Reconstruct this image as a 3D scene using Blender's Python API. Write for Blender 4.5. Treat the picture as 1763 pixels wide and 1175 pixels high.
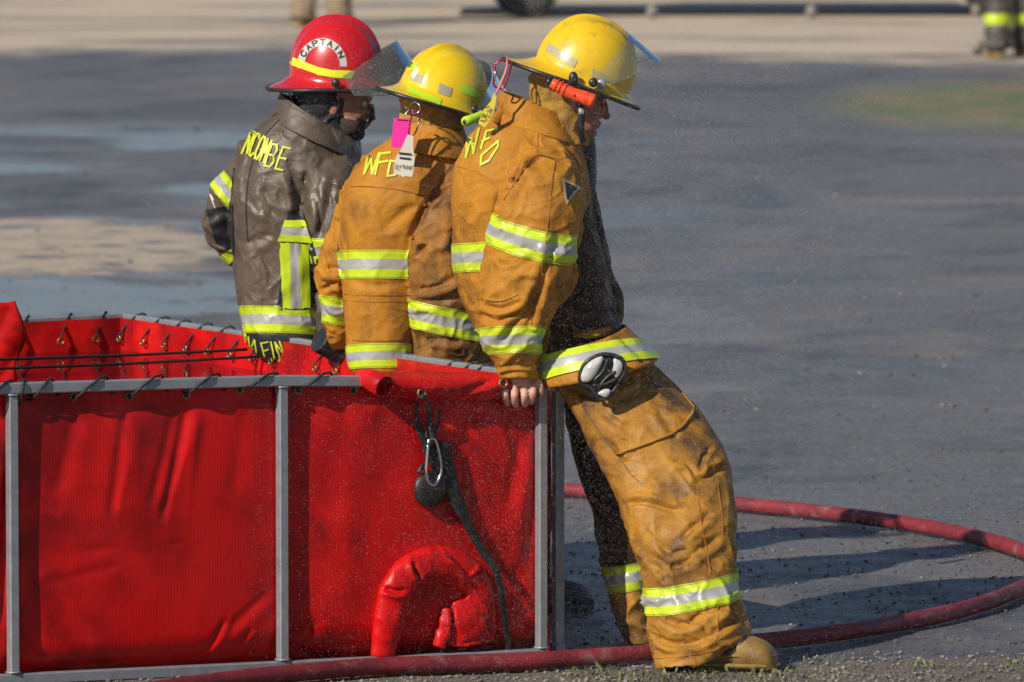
import bpy, bmesh, math, random
import numpy as np
from mathutils import Vector, Matrix
from mathutils.bvhtree import BVHTree

random.seed(7)
rng = np.random.default_rng(7)
S = bpy.context.scene
for o in list(bpy.data.objects):
    bpy.data.objects.remove(o)
COL = S.collection

# ------------------------------------------------------------------ camera, sky, sun, exposure
FPX, CX, CY, YH, CAMH = 12700.0, 881.5, 587.5, -484.0, 2.53
ALPHA = math.atan((CY - YH) / FPX)
cam_d = bpy.data.cameras.new('camera')
cam = bpy.data.objects.new('camera', cam_d)
COL.objects.link(cam)
cam.location = (0, 0, CAMH)
cam.rotation_euler = (math.radians(90) - ALPHA, 0, 0)
cam_d.sensor_width = 36.0
cam_d.lens = FPX / 1763 * 36.0
cam_d.clip_start = 0.5
cam_d.clip_end = 3000
cam_d.dof.use_dof = True
cam_d.dof.focus_distance = 20.0
cam_d.dof.aperture_fstop = 7.5
S.camera = cam

SUN = Vector((-0.55, -0.62, 0.55)).normalized()
w = bpy.data.worlds.new('World')
S.world = w
w.use_nodes = True
nt = w.node_tree
sky = nt.nodes.new('ShaderNodeTexSky')
sky.sky_type = 'NISHITA'
sky.sun_disc = False
sky.sun_elevation = math.asin(SUN.z)
sky.sun_rotation = math.atan2(SUN.x, SUN.y)
sky.air_density = 1.0
sky.dust_density = 0.3
sky.ozone_density = 3.0
bg = nt.nodes['Background']
bg.inputs['Strength'].default_value = 0.075
nt.links.new(sky.outputs[0], bg.inputs['Color'])
sd = bpy.data.lights.new('sun', 'SUN')
sd.energy = 4.6
sd.angle = math.radians(0.5)
sd.color = (1.0, 0.93, 0.82)
sun = bpy.data.objects.new('sun', sd)
sun.rotation_euler = SUN.to_track_quat('Z', 'Y').to_euler()
COL.objects.link(sun)
S.view_settings.view_transform = 'Standard'
S.view_settings.look = 'None'
S.view_settings.exposure = 0.0
S.view_settings.gamma = 1.0
S.view_settings.use_curve_mapping = False
try:
    S.cycles.max_bounces = 8
    S.cycles.transparent_max_bounces = 12
except Exception:
    pass

# ------------------------------------------------------------------ projection helpers
sa, ca = math.sin(ALPHA), math.cos(ALPHA)


def Wy(px, py, Y):
    a = (px - CX) / FPX
    b = (CY - py) / FPX
    t = Y / (ca + b * sa)
    return np.array([a * t, Y, CAMH + t * (-sa + b * ca)])


def G(px, py, z=0.0):
    a = (px - CX) / FPX
    b = (CY - py) / FPX
    t = (z - CAMH) / (-sa + b * ca)
    return np.array([a * t, t * (ca + b * sa), z])


def proj(P):
    P = np.asarray(P, float)
    d = P - np.array([0, 0, CAMH])
    f = d[..., 1] * ca - d[..., 2] * sa
    u = d[..., 1] * sa + d[..., 2] * ca
    return CX + FPX * d[..., 0] / f, CY - FPX * u / f


def unit(v):
    v = np.asarray(v, float)
    return v / (np.linalg.norm(v) + 1e-12)


# ------------------------------------------------------------------ numpy noise
_perm = rng.permutation(256)
_perm = np.concatenate([_perm, _perm, _perm])
_g = rng.normal(size=(256, 3))
_g /= np.linalg.norm(_g, axis=1)[:, None]


def pnoise(p):
    p = np.asarray(p, float)
    i = np.floor(p).astype(int)
    f = p - i
    u = f * f * f * (f * (f * 6 - 15) + 10)
    i &= 255
    r = 0
    for dx in (0, 1):
        for dy in (0, 1):
            for dz in (0, 1):
                h = _perm[_perm[_perm[(i[:, 0] + dx) & 255] + ((i[:, 1] + dy) & 255)] + ((i[:, 2] + dz) & 255)]
                g = _g[h]
                d = (g[:, 0] * (f[:, 0] - dx) + g[:, 1] * (f[:, 1] - dy) + g[:, 2] * (f[:, 2] - dz))
                wx = u[:, 0] if dx else 1 - u[:, 0]
                wy = u[:, 1] if dy else 1 - u[:, 1]
                wz = u[:, 2] if dz else 1 - u[:, 2]
                r = r + d * wx * wy * wz
    return r


def fbm(p, o=3):
    r, a = 0, 1.0
    for k in range(o):
        r = r + a * pnoise(p * 2 ** k + 13.1 * k)
        a *= 0.5
    return r


# ------------------------------------------------------------------ materials
def srgb(r, g, b):
    def c(v):
        v /= 255.0
        return v / 12.92 if v <= 0.04045 else ((v + 0.055) / 1.055) ** 2.4
    return (c(r), c(g), c(b), 1)


def mat(name, c1, c2=None, scale=8.0, rough=0.5, rough2=None, bump=0.0, bscale=60.0, metal=0.0, spec=0.5,
        stretch=(1, 1, 1), c3=None, s3=3.0, t3=(0.5, 0.65), coat=0.0, weave=0.0, wscale=600.0, lo=0.35, hi=0.65, crumple=0.0):
    m = bpy.data.materials.new(name)
    m.use_nodes = True
    N, L = m.node_tree.nodes, m.node_tree.links
    b = N['Principled BSDF']
    b.inputs['Metallic'].default_value = metal
    b.inputs['Specular IOR Level'].default_value = spec
    b.inputs['Coat Weight'].default_value = coat
    b.inputs['Coat Roughness'].default_value = 0.15
    tc = N.new('ShaderNodeTexCoord')
    mp = N.new('ShaderNodeMapping')
    mp.inputs['Scale'].default_value = stretch
    L.new(tc.outputs['Object'], mp.inputs[0])
    c1 = tuple(c1[:3]) + (1,)
    c2 = tuple((c2 or c1)[:3]) + (1,)
    n1 = N.new('ShaderNodeTexNoise')
    n1.inputs['Scale'].default_value = scale
    n1.inputs['Detail'].default_value = 6
    n1.inputs['Roughness'].default_value = 0.6
    L.new(mp.outputs[0], n1.inputs['Vector'])
    r1 = N.new('ShaderNodeValToRGB')
    r1.color_ramp.elements[0].position = lo
    r1.color_ramp.elements[1].position = hi
    r1.color_ramp.elements[0].color = c1
    r1.color_ramp.elements[1].color = c2
    L.new(n1.outputs['Fac'], r1.inputs[0])
    col = r1.outputs[0]
    if c3:
        n3 = N.new('ShaderNodeTexNoise')
        n3.inputs['Scale'].default_value = s3
        n3.inputs['Detail'].default_value = 8
        n3.inputs['Roughness'].default_value = 0.65
        n3.inputs['Distortion'].default_value = 0.4
        L.new(mp.outputs[0], n3.inputs['Vector'])
        mr = N.new('ShaderNodeMapRange')
        mr.inputs['From Min'].default_value = t3[0]
        mr.inputs['From Max'].default_value = t3[1]
        L.new(n3.outputs['Fac'], mr.inputs['Value'])
        mx = N.new('ShaderNodeMix')
        mx.data_type = 'RGBA'
        L.new(mr.outputs[0], mx.inputs['Factor'])
        L.new(col, mx.inputs['A'])
        mx.inputs['B'].default_value = tuple(c3[:3]) + (1,)
        col = mx.outputs['Result']
    L.new(col, b.inputs['Base Color'])
    if rough2 is None:
        b.inputs['Roughness'].default_value = rough
    else:
        n2 = N.new('ShaderNodeTexNoise')
        n2.inputs['Scale'].default_value = scale * 1.7
        n2.inputs['Detail'].default_value = 5
        L.new(mp.outputs[0], n2.inputs['Vector'])
        mr = N.new('ShaderNodeMapRange')
        mr.inputs['From Min'].default_value = 0.4
        mr.inputs['From Max'].default_value = 0.62
        mr.inputs['To Min'].default_value = rough
        mr.inputs['To Max'].default_value = rough2
        L.new(n2.outputs['Fac'], mr.inputs['Value'])
        L.new(mr.outputs[0], b.inputs['Roughness'])
    last = None
    if bump:
        nb = N.new('ShaderNodeTexNoise')
        nb.inputs['Scale'].default_value = bscale
        nb.inputs['Detail'].default_value = 4
        L.new(mp.outputs[0], nb.inputs['Vector'])
        bp = N.new('ShaderNodeBump')
        bp.inputs['Strength'].default_value = bump
        bp.inputs['Distance'].default_value = 0.004
        L.new(nb.outputs['Fac'], bp.inputs['Height'])
        last = bp
    if crumple:
        for sc_, st_, ds_ in ((9.0, (1, 1, 1.7), 0.014), (26.0, (1.0, 1, 1.5), 0.005)):
            m2 = N.new('ShaderNodeMapping')
            m2.inputs['Scale'].default_value = st_
            m2.inputs['Rotation'].default_value = (0.2, 0.5, 0.1)
            L.new(tc.outputs['Object'], m2.inputs[0])
            nr = N.new('ShaderNodeTexNoise')
            nr.noise_type = 'RIDGED_MULTIFRACTAL'
            nr.inputs['Scale'].default_value = sc_
            nr.inputs['Detail'].default_value = 2.0
            nr.inputs['Roughness'].default_value = 0.4
            nr.inputs['Distortion'].default_value = 0.7
            L.new(m2.outputs[0], nr.inputs['Vector'])
            bp = N.new('ShaderNodeBump')
            bp.inputs['Strength'].default_value = crumple * 0.55
            bp.inputs['Distance'].default_value = ds_
            L.new(nr.outputs['Fac'], bp.inputs['Height'])
            if last:
                L.new(last.outputs[0], bp.inputs['Normal'])
            last = bp
    if weave:
        for k, d in enumerate(('X', 'Z')):
            wv = N.new('ShaderNodeTexWave')
            wv.bands_direction = d
            wv.inputs['Scale'].default_value = wscale
            wv.inputs['Distortion'].default_value = 1.0
            L.new(tc.outputs['Object'], wv.inputs['Vector'])
            bp = N.new('ShaderNodeBump')
            bp.inputs['Strength'].default_value = weave
            bp.inputs['Distance'].default_value = 0.001
            L.new(wv.outputs['Fac'], bp.inputs['Height'])
            if last:
                L.new(last.outputs[0], bp.inputs['Normal'])
            last = bp
    if last:
        L.new(last.outputs[0], b.inputs['Normal'])
    return m


M = {}
M['orange'] = mat('orange_turnout_cloth', (0.50, 0.212, 0.015), (0.39, 0.155, 0.012), scale=9, rough=0.55, rough2=0.85, bump=0.3, bscale=45,
                  c3=(0.10, 0.045, 0.012), s3=6.5, t3=(0.52, 0.74), stretch=(1.3, 1, 0.7), weave=0.25, wscale=90, spec=0.28, crumple=0.75)
M['orange_dirty'] = mat('soiled_orange_turnout_cloth', (0.47, 0.175, 0.022), (0.35, 0.120, 0.018), scale=5, rough=0.36, rough2=0.7, bump=0.35, bscale=45,
                        c3=(0.07, 0.03, 0.012), s3=5, t3=(0.42, 0.62), weave=0.12, wscale=120, spec=0.3)
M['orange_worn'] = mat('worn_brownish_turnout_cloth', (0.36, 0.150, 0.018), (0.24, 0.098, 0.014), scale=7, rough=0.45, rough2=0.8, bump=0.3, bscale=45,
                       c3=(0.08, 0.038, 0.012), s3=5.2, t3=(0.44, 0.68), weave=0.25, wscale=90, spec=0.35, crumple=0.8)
M['orange_soaked_shade'] = mat('soaked_sooty_shaded_turnout_cloth', (0.060, 0.026, 0.009), (0.026, 0.013, 0.008), scale=7, rough=0.45, rough2=0.7, bump=0.3, bscale=45,
                         c3=(0.16, 0.065, 0.014), s3=7, t3=(0.56, 0.72), weave=0.25, wscale=90, spec=0.12, crumple=0.8)  # dark coat cloth: painted shade together with wet soot
M['trouser'] = mat('tan_orange_trouser_cloth', (0.46, 0.212, 0.020), (0.33, 0.142, 0.014), scale=9, rough=0.42, rough2=0.82, bump=0.4, bscale=40,
                   c3=(0.09, 0.045, 0.014), s3=7.0, t3=(0.46, 0.66), weave=0.25, wscale=90, spec=0.35, crumple=0.9)
M['brown'] = mat('wet_brown_turnout_cloth', (0.125, 0.088, 0.062), (0.092, 0.066, 0.048), scale=5, rough=0.28, rough2=0.6, bump=0.35, bscale=45,
                 c3=(0.050, 0.038, 0.030), s3=6, t3=(0.50, 0.75), weave=0.2, wscale=90, spec=0.5, crumple=0.8)
M['blackcloth'] = mat('black_cloth', (0.012, 0.012, 0.014), (0.022, 0.021, 0.024), scale=12, rough=0.55, bump=0.4, bscale=70, crumple=0.9)
M['hood'] = mat('mustard_hood_knit', (0.46, 0.25, 0.022), (0.36, 0.18, 0.018), scale=9, rough=0.8, bump=0.5, bscale=120,
                c3=(0.14, 0.08, 0.02), s3=8, t3=(0.52, 0.75), crumple=0.8)
M['lime'] = mat('fluorescent_lime_trim', (0.62, 0.76, 0.018), (0.50, 0.63, 0.02), scale=14, rough=0.42, bump=0.15, bscale=220,
                c3=(0.26, 0.29, 0.04), s3=11, t3=(0.52, 0.78))
M['silver'] = mat('silver_reflective_tape', (0.47, 0.47, 0.44), (0.40, 0.40, 0.38), scale=25, rough=0.38, bump=0.15, bscale=200, metal=0.15,
                  c3=(0.22, 0.20, 0.17), s3=10, t3=(0.55, 0.8))
M['letter'] = mat('lime_lettering', (0.66, 0.70, 0.03), (0.50, 0.54, 0.04), scale=40, rough=0.5)
M['yhelm'] = mat('yellow_helmet_shell', (0.80, 0.51, 0.004), (0.76, 0.46, 0.004), scale=6, rough=0.30, rough2=0.5, spec=0.45,
                 c3=(0.24, 0.15, 0.03), s3=16, t3=(0.54, 0.74), coat=0.12, bump=0.06, bscale=30)
M['yhelm2'] = mat('bright_yellow_helmet_shell', (0.86, 0.58, 0.003), (0.82, 0.53, 0.003), scale=6, rough=0.16, rough2=0.3, spec=0.5,
                  c3=(0.45, 0.28, 0.02), s3=14, t3=(0.58, 0.8), coat=0.4)
M['rhelm'] = mat('red_helmet_shell', (0.62, 0.010, 0.014), (0.52, 0.008, 0.012), scale=7, rough=0.2, rough2=0.35, coat=0.4,
                 c3=(0.25, 0.01, 0.012), s3=9, t3=(0.62, 0.9))
M['rubber'] = mat('black_rubber', (0.013, 0.013, 0.014), (0.024, 0.024, 0.025), scale=20, rough=0.32, rough2=0.5)
M['skin'] = mat('skin', (0.66, 0.39, 0.30), (0.56, 0.28, 0.21), scale=30, rough=0.42, bump=0.25, bscale=250)
M['skin'].node_tree.nodes['Principled BSDF'].inputs['Subsurface Weight'].default_value = 0.12
M['skin'].node_tree.nodes['Principled BSDF'].inputs['Subsurface Radius'].default_value = (0.01, 0.004, 0.002)
M['skin2'] = mat('tanned_skin', (0.34, 0.155, 0.10), (0.28, 0.12, 0.08), scale=30, rough=0.42, bump=0.25, bscale=250)
M['nail'] = mat('fingernail', (0.62, 0.38, 0.32), rough=0.25)
M['hair'] = mat('dark_beard_hair', (0.03, 0.018, 0.012), (0.06, 0.035, 0.022), scale=90, rough=0.7, bump=0.9, bscale=350)
M['eye'] = mat('eye_white', (0.7, 0.68, 0.64), rough=0.2)
M['steel'] = mat('galvanised_tube', (0.34, 0.35, 0.37), (0.27, 0.28, 0.30), scale=30, rough=0.38, rough2=0.5, metal=0.35, bump=0.05, bscale=120,
                 c3=(0.16, 0.15, 0.14), s3=14, t3=(0.62, 0.8))
M['chrome'] = mat('polished_steel', (0.62, 0.62, 0.62), rough=0.18, metal=1.0)
M['brass'] = mat('aged_brass', (0.42, 0.30, 0.11), (0.20, 0.16, 0.08), scale=90, rough=0.35, metal=0.8)
M['pink'] = mat('pink_plastic_tag', (0.90, 0.035, 0.36), rough=0.35)
M['white'] = mat('white_plastic', (0.74, 0.70, 0.58), (0.66, 0.62, 0.52), scale=30, rough=0.4)
M['yellowtag'] = mat('yellow_plastic_tag', (0.78, 0.62, 0.04), (0.72, 0.55, 0.06), scale=20, rough=0.4)
M['crimson'] = mat('crimson_anodised_metal', (0.50, 0.02, 0.08), rough=0.22, metal=0.6)
M['orangeplastic'] = mat('orange_torch_plastic', (0.90, 0.085, 0.018), (0.80, 0.06, 0.015), scale=30, rough=0.3)
M['limeplastic'] = mat('lime_torch_plastic', (0.55, 0.85, 0.03), rough=0.3)
M['ink'] = mat('black_print', (0.02, 0.02, 0.025), rough=0.5)
M['reflwhite'] = mat('white_reflective_sticker', (0.62, 0.60, 0.52), (0.52, 0.50, 0.44), scale=40, rough=0.35)
M['dullpatch'] = mat('worn_silver_sticker', (0.50, 0.43, 0.24), (0.40, 0.34, 0.18), scale=50, rough=0.3)
M['greypatch'] = mat('grey_silver_sticker', (0.42, 0.38, 0.30), (0.34, 0.31, 0.26), scale=50, rough=0.3)
M['limepatch'] = mat('lime_sticker', (0.52, 0.86, 0.02), (0.48, 0.78, 0.02), scale=40, rough=0.3)
M['yellowpatch'] = mat('yellow_sticker', (0.78, 0.84, 0.03), (0.70, 0.76, 0.03), scale=40, rough=0.3)
M['bootyellow'] = mat('mustard_rubber', (0.36, 0.21, 0.030), (0.26, 0.15, 0.028), scale=14, rough=0.5, rough2=0.7, bump=0.2, bscale=60,
                      c3=(0.10, 0.065, 0.03), s3=9, t3=(0.5, 0.75))
M['bootblack'] = mat('black_boot_rubber', (0.014, 0.015, 0.018), (0.04, 0.042, 0.048), scale=16, rough=0.5)
M['cord'] = mat('black_cord', (0.010, 0.010, 0.011), (0.022, 0.022, 0.024), scale=60, rough=0.5, bump=0.8, bscale=300)
M['hose'] = mat('red_fire_hose', (0.26, 0.020, 0.026), (0.15, 0.014, 0.022), scale=9, rough=0.5, rough2=0.72, bump=0.5, bscale=160,
                c3=(0.30, 0.17, 0.17), s3=13, t3=(0.56, 0.78))
M['lens'] = mat('cloudy_goggle_lens', (0.62, 0.60, 0.55), (0.45, 0.43, 0.40), scale=30, rough=0.12)
M['navy'] = mat('dark_blue_vehicle_paint', (0.010, 0.013, 0.022), rough=0.3, coat=0.5)
M['tyre'] = mat('tyre_rubber', (0.03, 0.03, 0.032), rough=0.8)
M['alloy'] = mat('dull_wheel_metal', (0.22, 0.22, 0.22), rough=0.4, metal=0.6)
M['stone'] = mat('pale_gravel_stone', (0.30, 0.26, 0.21), (0.12, 0.11, 0.10), scale=3, rough=0.7, lo=0.42, hi=0.58)
M['stitch'] = mat('dark_stitching', (0.16, 0.17, 0.02), rough=0.7)
M['pinkcord'] = mat('pink_orange_cord', (0.75, 0.22, 0.18), rough=0.5)


def glass(name, tint, rough=0.03, alpha=0.25, ior=1.28):
    m = bpy.data.materials.new(name)
    m.use_nodes = True
    N, L = m.node_tree.nodes, m.node_tree.links
    for n in list(N):
        if n.type != 'OUTPUT_MATERIAL':
            N.remove(n)
    out = [n for n in N if n.type == 'OUTPUT_MATERIAL'][0]
    tr = N.new('ShaderNodeBsdfTransparent')
    tr.inputs[0].default_value = tint
    gl = N.new('ShaderNodeBsdfGlossy')
    gl.inputs['Roughness'].default_value = rough
    df = N.new('ShaderNodeBsdfDiffuse')
    df.inputs[0].default_value = (0.55, 0.56, 0.55, 1)
    fr = N.new('ShaderNodeFresnel')
    fr.inputs[0].default_value = ior
    tc = N.new('ShaderNodeTexCoord')
    vo = N.new('ShaderNodeTexVoronoi')
    vo.inputs['Scale'].default_value = 110
    L.new(tc.outputs['Object'], vo.inputs['Vector'])
    mr = N.new('ShaderNodeMapRange')
    mr.inputs['From Min'].default_value = 0.18
    mr.inputs['From Max'].default_value = 0.30
    mr.inputs['To Min'].default_value = 0.75
    mr.inputs['To Max'].default_value = 0.0
    L.new(vo.outputs['Distance'], mr.inputs['Value'])
    no = N.new('ShaderNodeTexNoise')
    no.inputs['Scale'].default_value = 22
    L.new(tc.outputs['Object'], no.inputs['Vector'])
    mn = N.new('ShaderNodeMapRange')
    mn.inputs['From Min'].default_value = 0.45
    mn.inputs['From Max'].default_value = 0.7
    mn.inputs['To Min'].default_value = 0.02
    mn.inputs['To Max'].default_value = 0.55
    L.new(no.outputs['Fac'], mn.inputs['Value'])
    mu = N.new('ShaderNodeMath')
    mu.operation = 'MULTIPLY'
    L.new(mr.outputs[0], mu.inputs[0])
    L.new(mn.outputs[0], mu.inputs[1])
    ad = N.new('ShaderNodeMath')
    ad.operation = 'ADD'
    ad.inputs[1].default_value = alpha
    L.new(mu.outputs[0], ad.inputs[0])
    m1 = N.new('ShaderNodeMixShader')
    L.new(ad.outputs[0], m1.inputs[0])
    L.new(tr.outputs[0], m1.inputs[1])
    L.new(df.outputs[0], m1.inputs[2])
    m2 = N.new('ShaderNodeMixShader')
    L.new(fr.outputs[0], m2.inputs[0])
    L.new(m1.outputs[0], m2.inputs[1])
    L.new(gl.outputs[0], m2.inputs[2])
    L.new(m2.outputs[0], out.inputs[0])
    return m


M['visor'] = glass('smoky_visor_plastic', (0.40, 0.42, 0.37, 1), alpha=0.12)
M['visor_clear'] = glass('clear_visor_plastic', (0.80, 0.84, 0.86, 1), alpha=0.10, ior=1.12)

# ------------------------------------------------------------------ object plumbing
ROOT = {}


def thing(name, label, cat, loc=(0, 0, 0), group=None):
    o = bpy.data.objects.new(name, None)
    o.empty_display_size = 0.1
    COL.objects.link(o)
    o.location = tuple(float(v) for v in loc)
    o['label'] = label
    o['category'] = cat
    if group:
        o['group'] = group
    ROOT[o.name] = np.array(loc, float)
    return o


def root_loc(p):
    while p.parent is not None:
        p = p.parent
    return ROOT.get(p.name, np.zeros(3))


def mk(name, verts, faces, mats, parent=None, smooth=True, midx=None, label=None, cat=None, group=None, kind=None):
    """faces: list of tuples; verts are world coordinates"""
    verts = np.asarray(verts, float)
    if parent is not None:
        loc = root_loc(parent)
    elif cat:
        loc = np.array([verts[:, 0].mean(), verts[:, 1].mean(), verts[:, 2].min()])
    else:
        loc = np.zeros(3)
    me = bpy.data.meshes.new(name)
    fl = faces.tolist() if isinstance(faces, np.ndarray) else [tuple(int(i) for i in f) for f in faces]
    me.from_pydata((verts - loc).tolist(), [], fl)
    if not isinstance(mats, (list, tuple)):
        mats = [mats]
    for m in mats:
        me.materials.append(m)
    if midx is not None:
        me.polygons.foreach_set('material_index', np.asarray(midx, dtype=np.int32))
    if smooth:
        me.polygons.foreach_set('use_smooth', np.ones(len(me.polygons), dtype=bool))
    me.update()
    o = bpy.data.objects.new(name, me)
    COL.objects.link(o)
    if parent is not None:
        o.parent = parent
    else:
        o.location = tuple(loc)
        ROOT[o.name] = loc
    if label:
        o['label'] = label
    if cat:
        o['category'] = cat
    if group:
        o['group'] = group
    if kind:
        o['kind'] = kind
    return o


def catmull(P, n):
    P = np.asarray(P, float)
    if len(P) == 2:
        t = np.linspace(0, 1, n + 1)[:, None]
        return P[0] * (1 - t) + P[1] * t
    out = []
    Q = np.vstack([2 * P[0] - P[1], P, 2 * P[-1] - P[-2]])
    for i in range(len(P) - 1):
        p0, p1, p2, p3 = Q[i:i + 4]
        for k in range(n):
            t = k / n
            out.append(0.5 * ((2 * p1) + (-p0 + p2) * t + (2 * p0 - 5 * p1 + 4 * p2 - p3) * t * t + (-p0 + 3 * p1 - 3 * p2 + p3) * t ** 3))
    out.append(P[-1])
    return np.array(out)


FWD = np.array([0, 1.0, 0])


def loft(rings, n=4, seg=36, power=2.0):
    """rings (xl,yl,xr,yr,Y,b): silhouette edge pixels, depth, half depth in px; returns verts, faces, axis, rad"""
    R = catmull(np.array(rings, float), n)
    vs, ax, rad = [], [], []
    for xl, yl, xr, yr, Y, b in R:
        L_, R_ = Wy(xl, yl, Y), Wy(xr, yr, Y)
        c = (L_ + R_) / 2
        u = (R_ - L_) / 2
        v = FWD * abs(b) * Y / FPX
        th = np.linspace(0, 2 * math.pi, seg, endpoint=False)
        cs, sn = np.cos(th), np.sin(th)
        e = 2.0 / power
        cs = np.sign(cs) * np.abs(cs) ** e
        sn = np.sign(sn) * np.abs(sn) ** e
        vs.append(c + cs[:, None] * u + sn[:, None] * v)
        ax.append(c)
        rad.append((np.linalg.norm(u), np.linalg.norm(v)))
    return close(vs, ax, rad, seg)


def close(vs, ax, rad, seg):
    ax = np.array(ax)
    k = len(vs)
    V = np.vstack(vs + [ax[:1], ax[-1:]])
    F = []
    for i in range(k - 1):
        for j in range(seg):
            a, b_ = i * seg + j, i * seg + (j + 1) % seg
            F.append((a, b_, b_ + seg, a + seg))
    for j in range(seg):
        F.append((k * seg, (j + 1) % seg, j))
        F.append((k * seg + 1, (k - 1) * seg + j, (k - 1) * seg + (j + 1) % seg))
    return V, F, ax, np.array(rad)


def tube(P, r, seg=12, n=4, flat=1.0, flatdir=None):
    """round tube through world points"""
    P = np.asarray(P, float)
    r = np.ones(len(P)) * r if np.isscalar(r) else np.asarray(r, float)
    Q = catmull(np.hstack([P, r[:, None]]), n) if n > 1 else np.hstack([P, r[:, None]])
    C, R = Q[:, :3], Q[:, 3]
    T = np.gradient(C, axis=0)
    T /= np.linalg.norm(T, axis=1)[:, None] + 1e-12
    ref = np.array([0, 0, 1.0]) if flatdir is None else np.asarray(flatdir, float)
    if flatdir is None and abs(T[0][2]) > 0.9:
        ref = np.array([1.0, 0, 0])
    u = unit(np.cross(T[0], ref))
    vs = []
    th = np.linspace(0, 2 * math.pi, seg, endpoint=False)
    for i in range(len(C)):
        u = unit(u - T[i] * np.dot(u, T[i]))
        if flatdir is not None:
            u = unit(np.cross(T[i], ref))
        v = np.cross(u, T[i])
        vs.append(C[i] + np.cos(th)[:, None] * u * R[i] + np.sin(th)[:, None] * v * R[i] * flat)
    return close(vs, C, np.stack([R, R], 1), seg)


def ellipsoid(c, r, rot=None, nu=24, nv=14):
    vs = []
    c = np.asarray(c, float)
    for i in range(1, nv):
        p = math.pi * i / nv
        th = np.linspace(0, 2 * math.pi, nu, endpoint=False)
        q = np.stack([np.cos(th) * math.sin(p) * r[0], np.sin(th) * math.sin(p) * r[1], np.full(nu, math.cos(p) * r[2])], 1)
        vs.append(q)
    A = np.array([[0, 0, r[2]], [0, 0, -r[2]]], float)
    V = np.vstack(vs + [A])
    if rot is not None:
        V = V @ np.asarray(rot).T
    V = V + c
    k = nv - 1
    F = []
    for i in range(k - 1):
        for j in range(nu):
            a, b_ = i * nu + j, i * nu + (j + 1) % nu
            F.append((a, a + nu, b_ + nu, b_))
    for j in range(nu):
        F.append((k * nu, j, (j + 1) % nu))
        F.append((k * nu + 1, (k - 1) * nu + (j + 1) % nu, (k - 1) * nu + j))
    return V, F


def merge(parts):
    V, F, n = [], [], 0
    for p in parts:
        V.append(p[0])
        F += [tuple(int(i) + n for i in f) for f in p[1]]
        n += len(p[0])
    return np.vstack(V), F


def remesh(parts, vox, smooth=3, sf=0.5):
    V, F = merge(parts)
    me = bpy.data.meshes.new('tmp')
    me.from_pydata(V.tolist(), [], F)
    bm = bmesh.new()
    bm.from_mesh(me)
    # each shell must face outward for voxelising
    bmesh.ops.recalc_face_normals(bm, faces=bm.faces)
    bm.to_mesh(me)
    bm.free()
    o = bpy.data.objects.new('tmp', me)
    COL.objects.link(o)
    m = o.modifiers.new('r', 'REMESH')
    m.mode = 'VOXEL'
    m.voxel_size = vox
    if smooth:
        s = o.modifiers.new('s', 'SMOOTH')
        s.iterations = smooth
        s.factor = sf
    dg = bpy.context.evaluated_depsgraph_get()
    dg.update()
    e = bpy.data.meshes.new_from_object(o.evaluated_get(dg))
    n = len(e.vertices)
    v = np.empty(n * 3)
    e.vertices.foreach_get('co', v)
    f = np.empty(len(e.loops), dtype=np.int64)
    e.loops.foreach_get('vertex_index', f)
    lt = np.empty(len(e.polygons), dtype=np.int64)
    e.polygons.foreach_get('loop_total', lt)
    faces = f.reshape(-1, 4) if (lt == 4).all() else None
    if faces is None:
        fs, k = [], 0
        for t in lt:
            fs.append(tuple(f[k:k + t]))
            k += t
        q = [x if len(x) == 4 else (x[0], x[1], x[2], x[2]) for x in fs]
        faces = np.array(q)
    bpy.data.objects.remove(o)
    bpy.data.meshes.remove(me)
    bpy.data.meshes.remove(e)
    return v.reshape(-1, 3), faces


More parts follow.
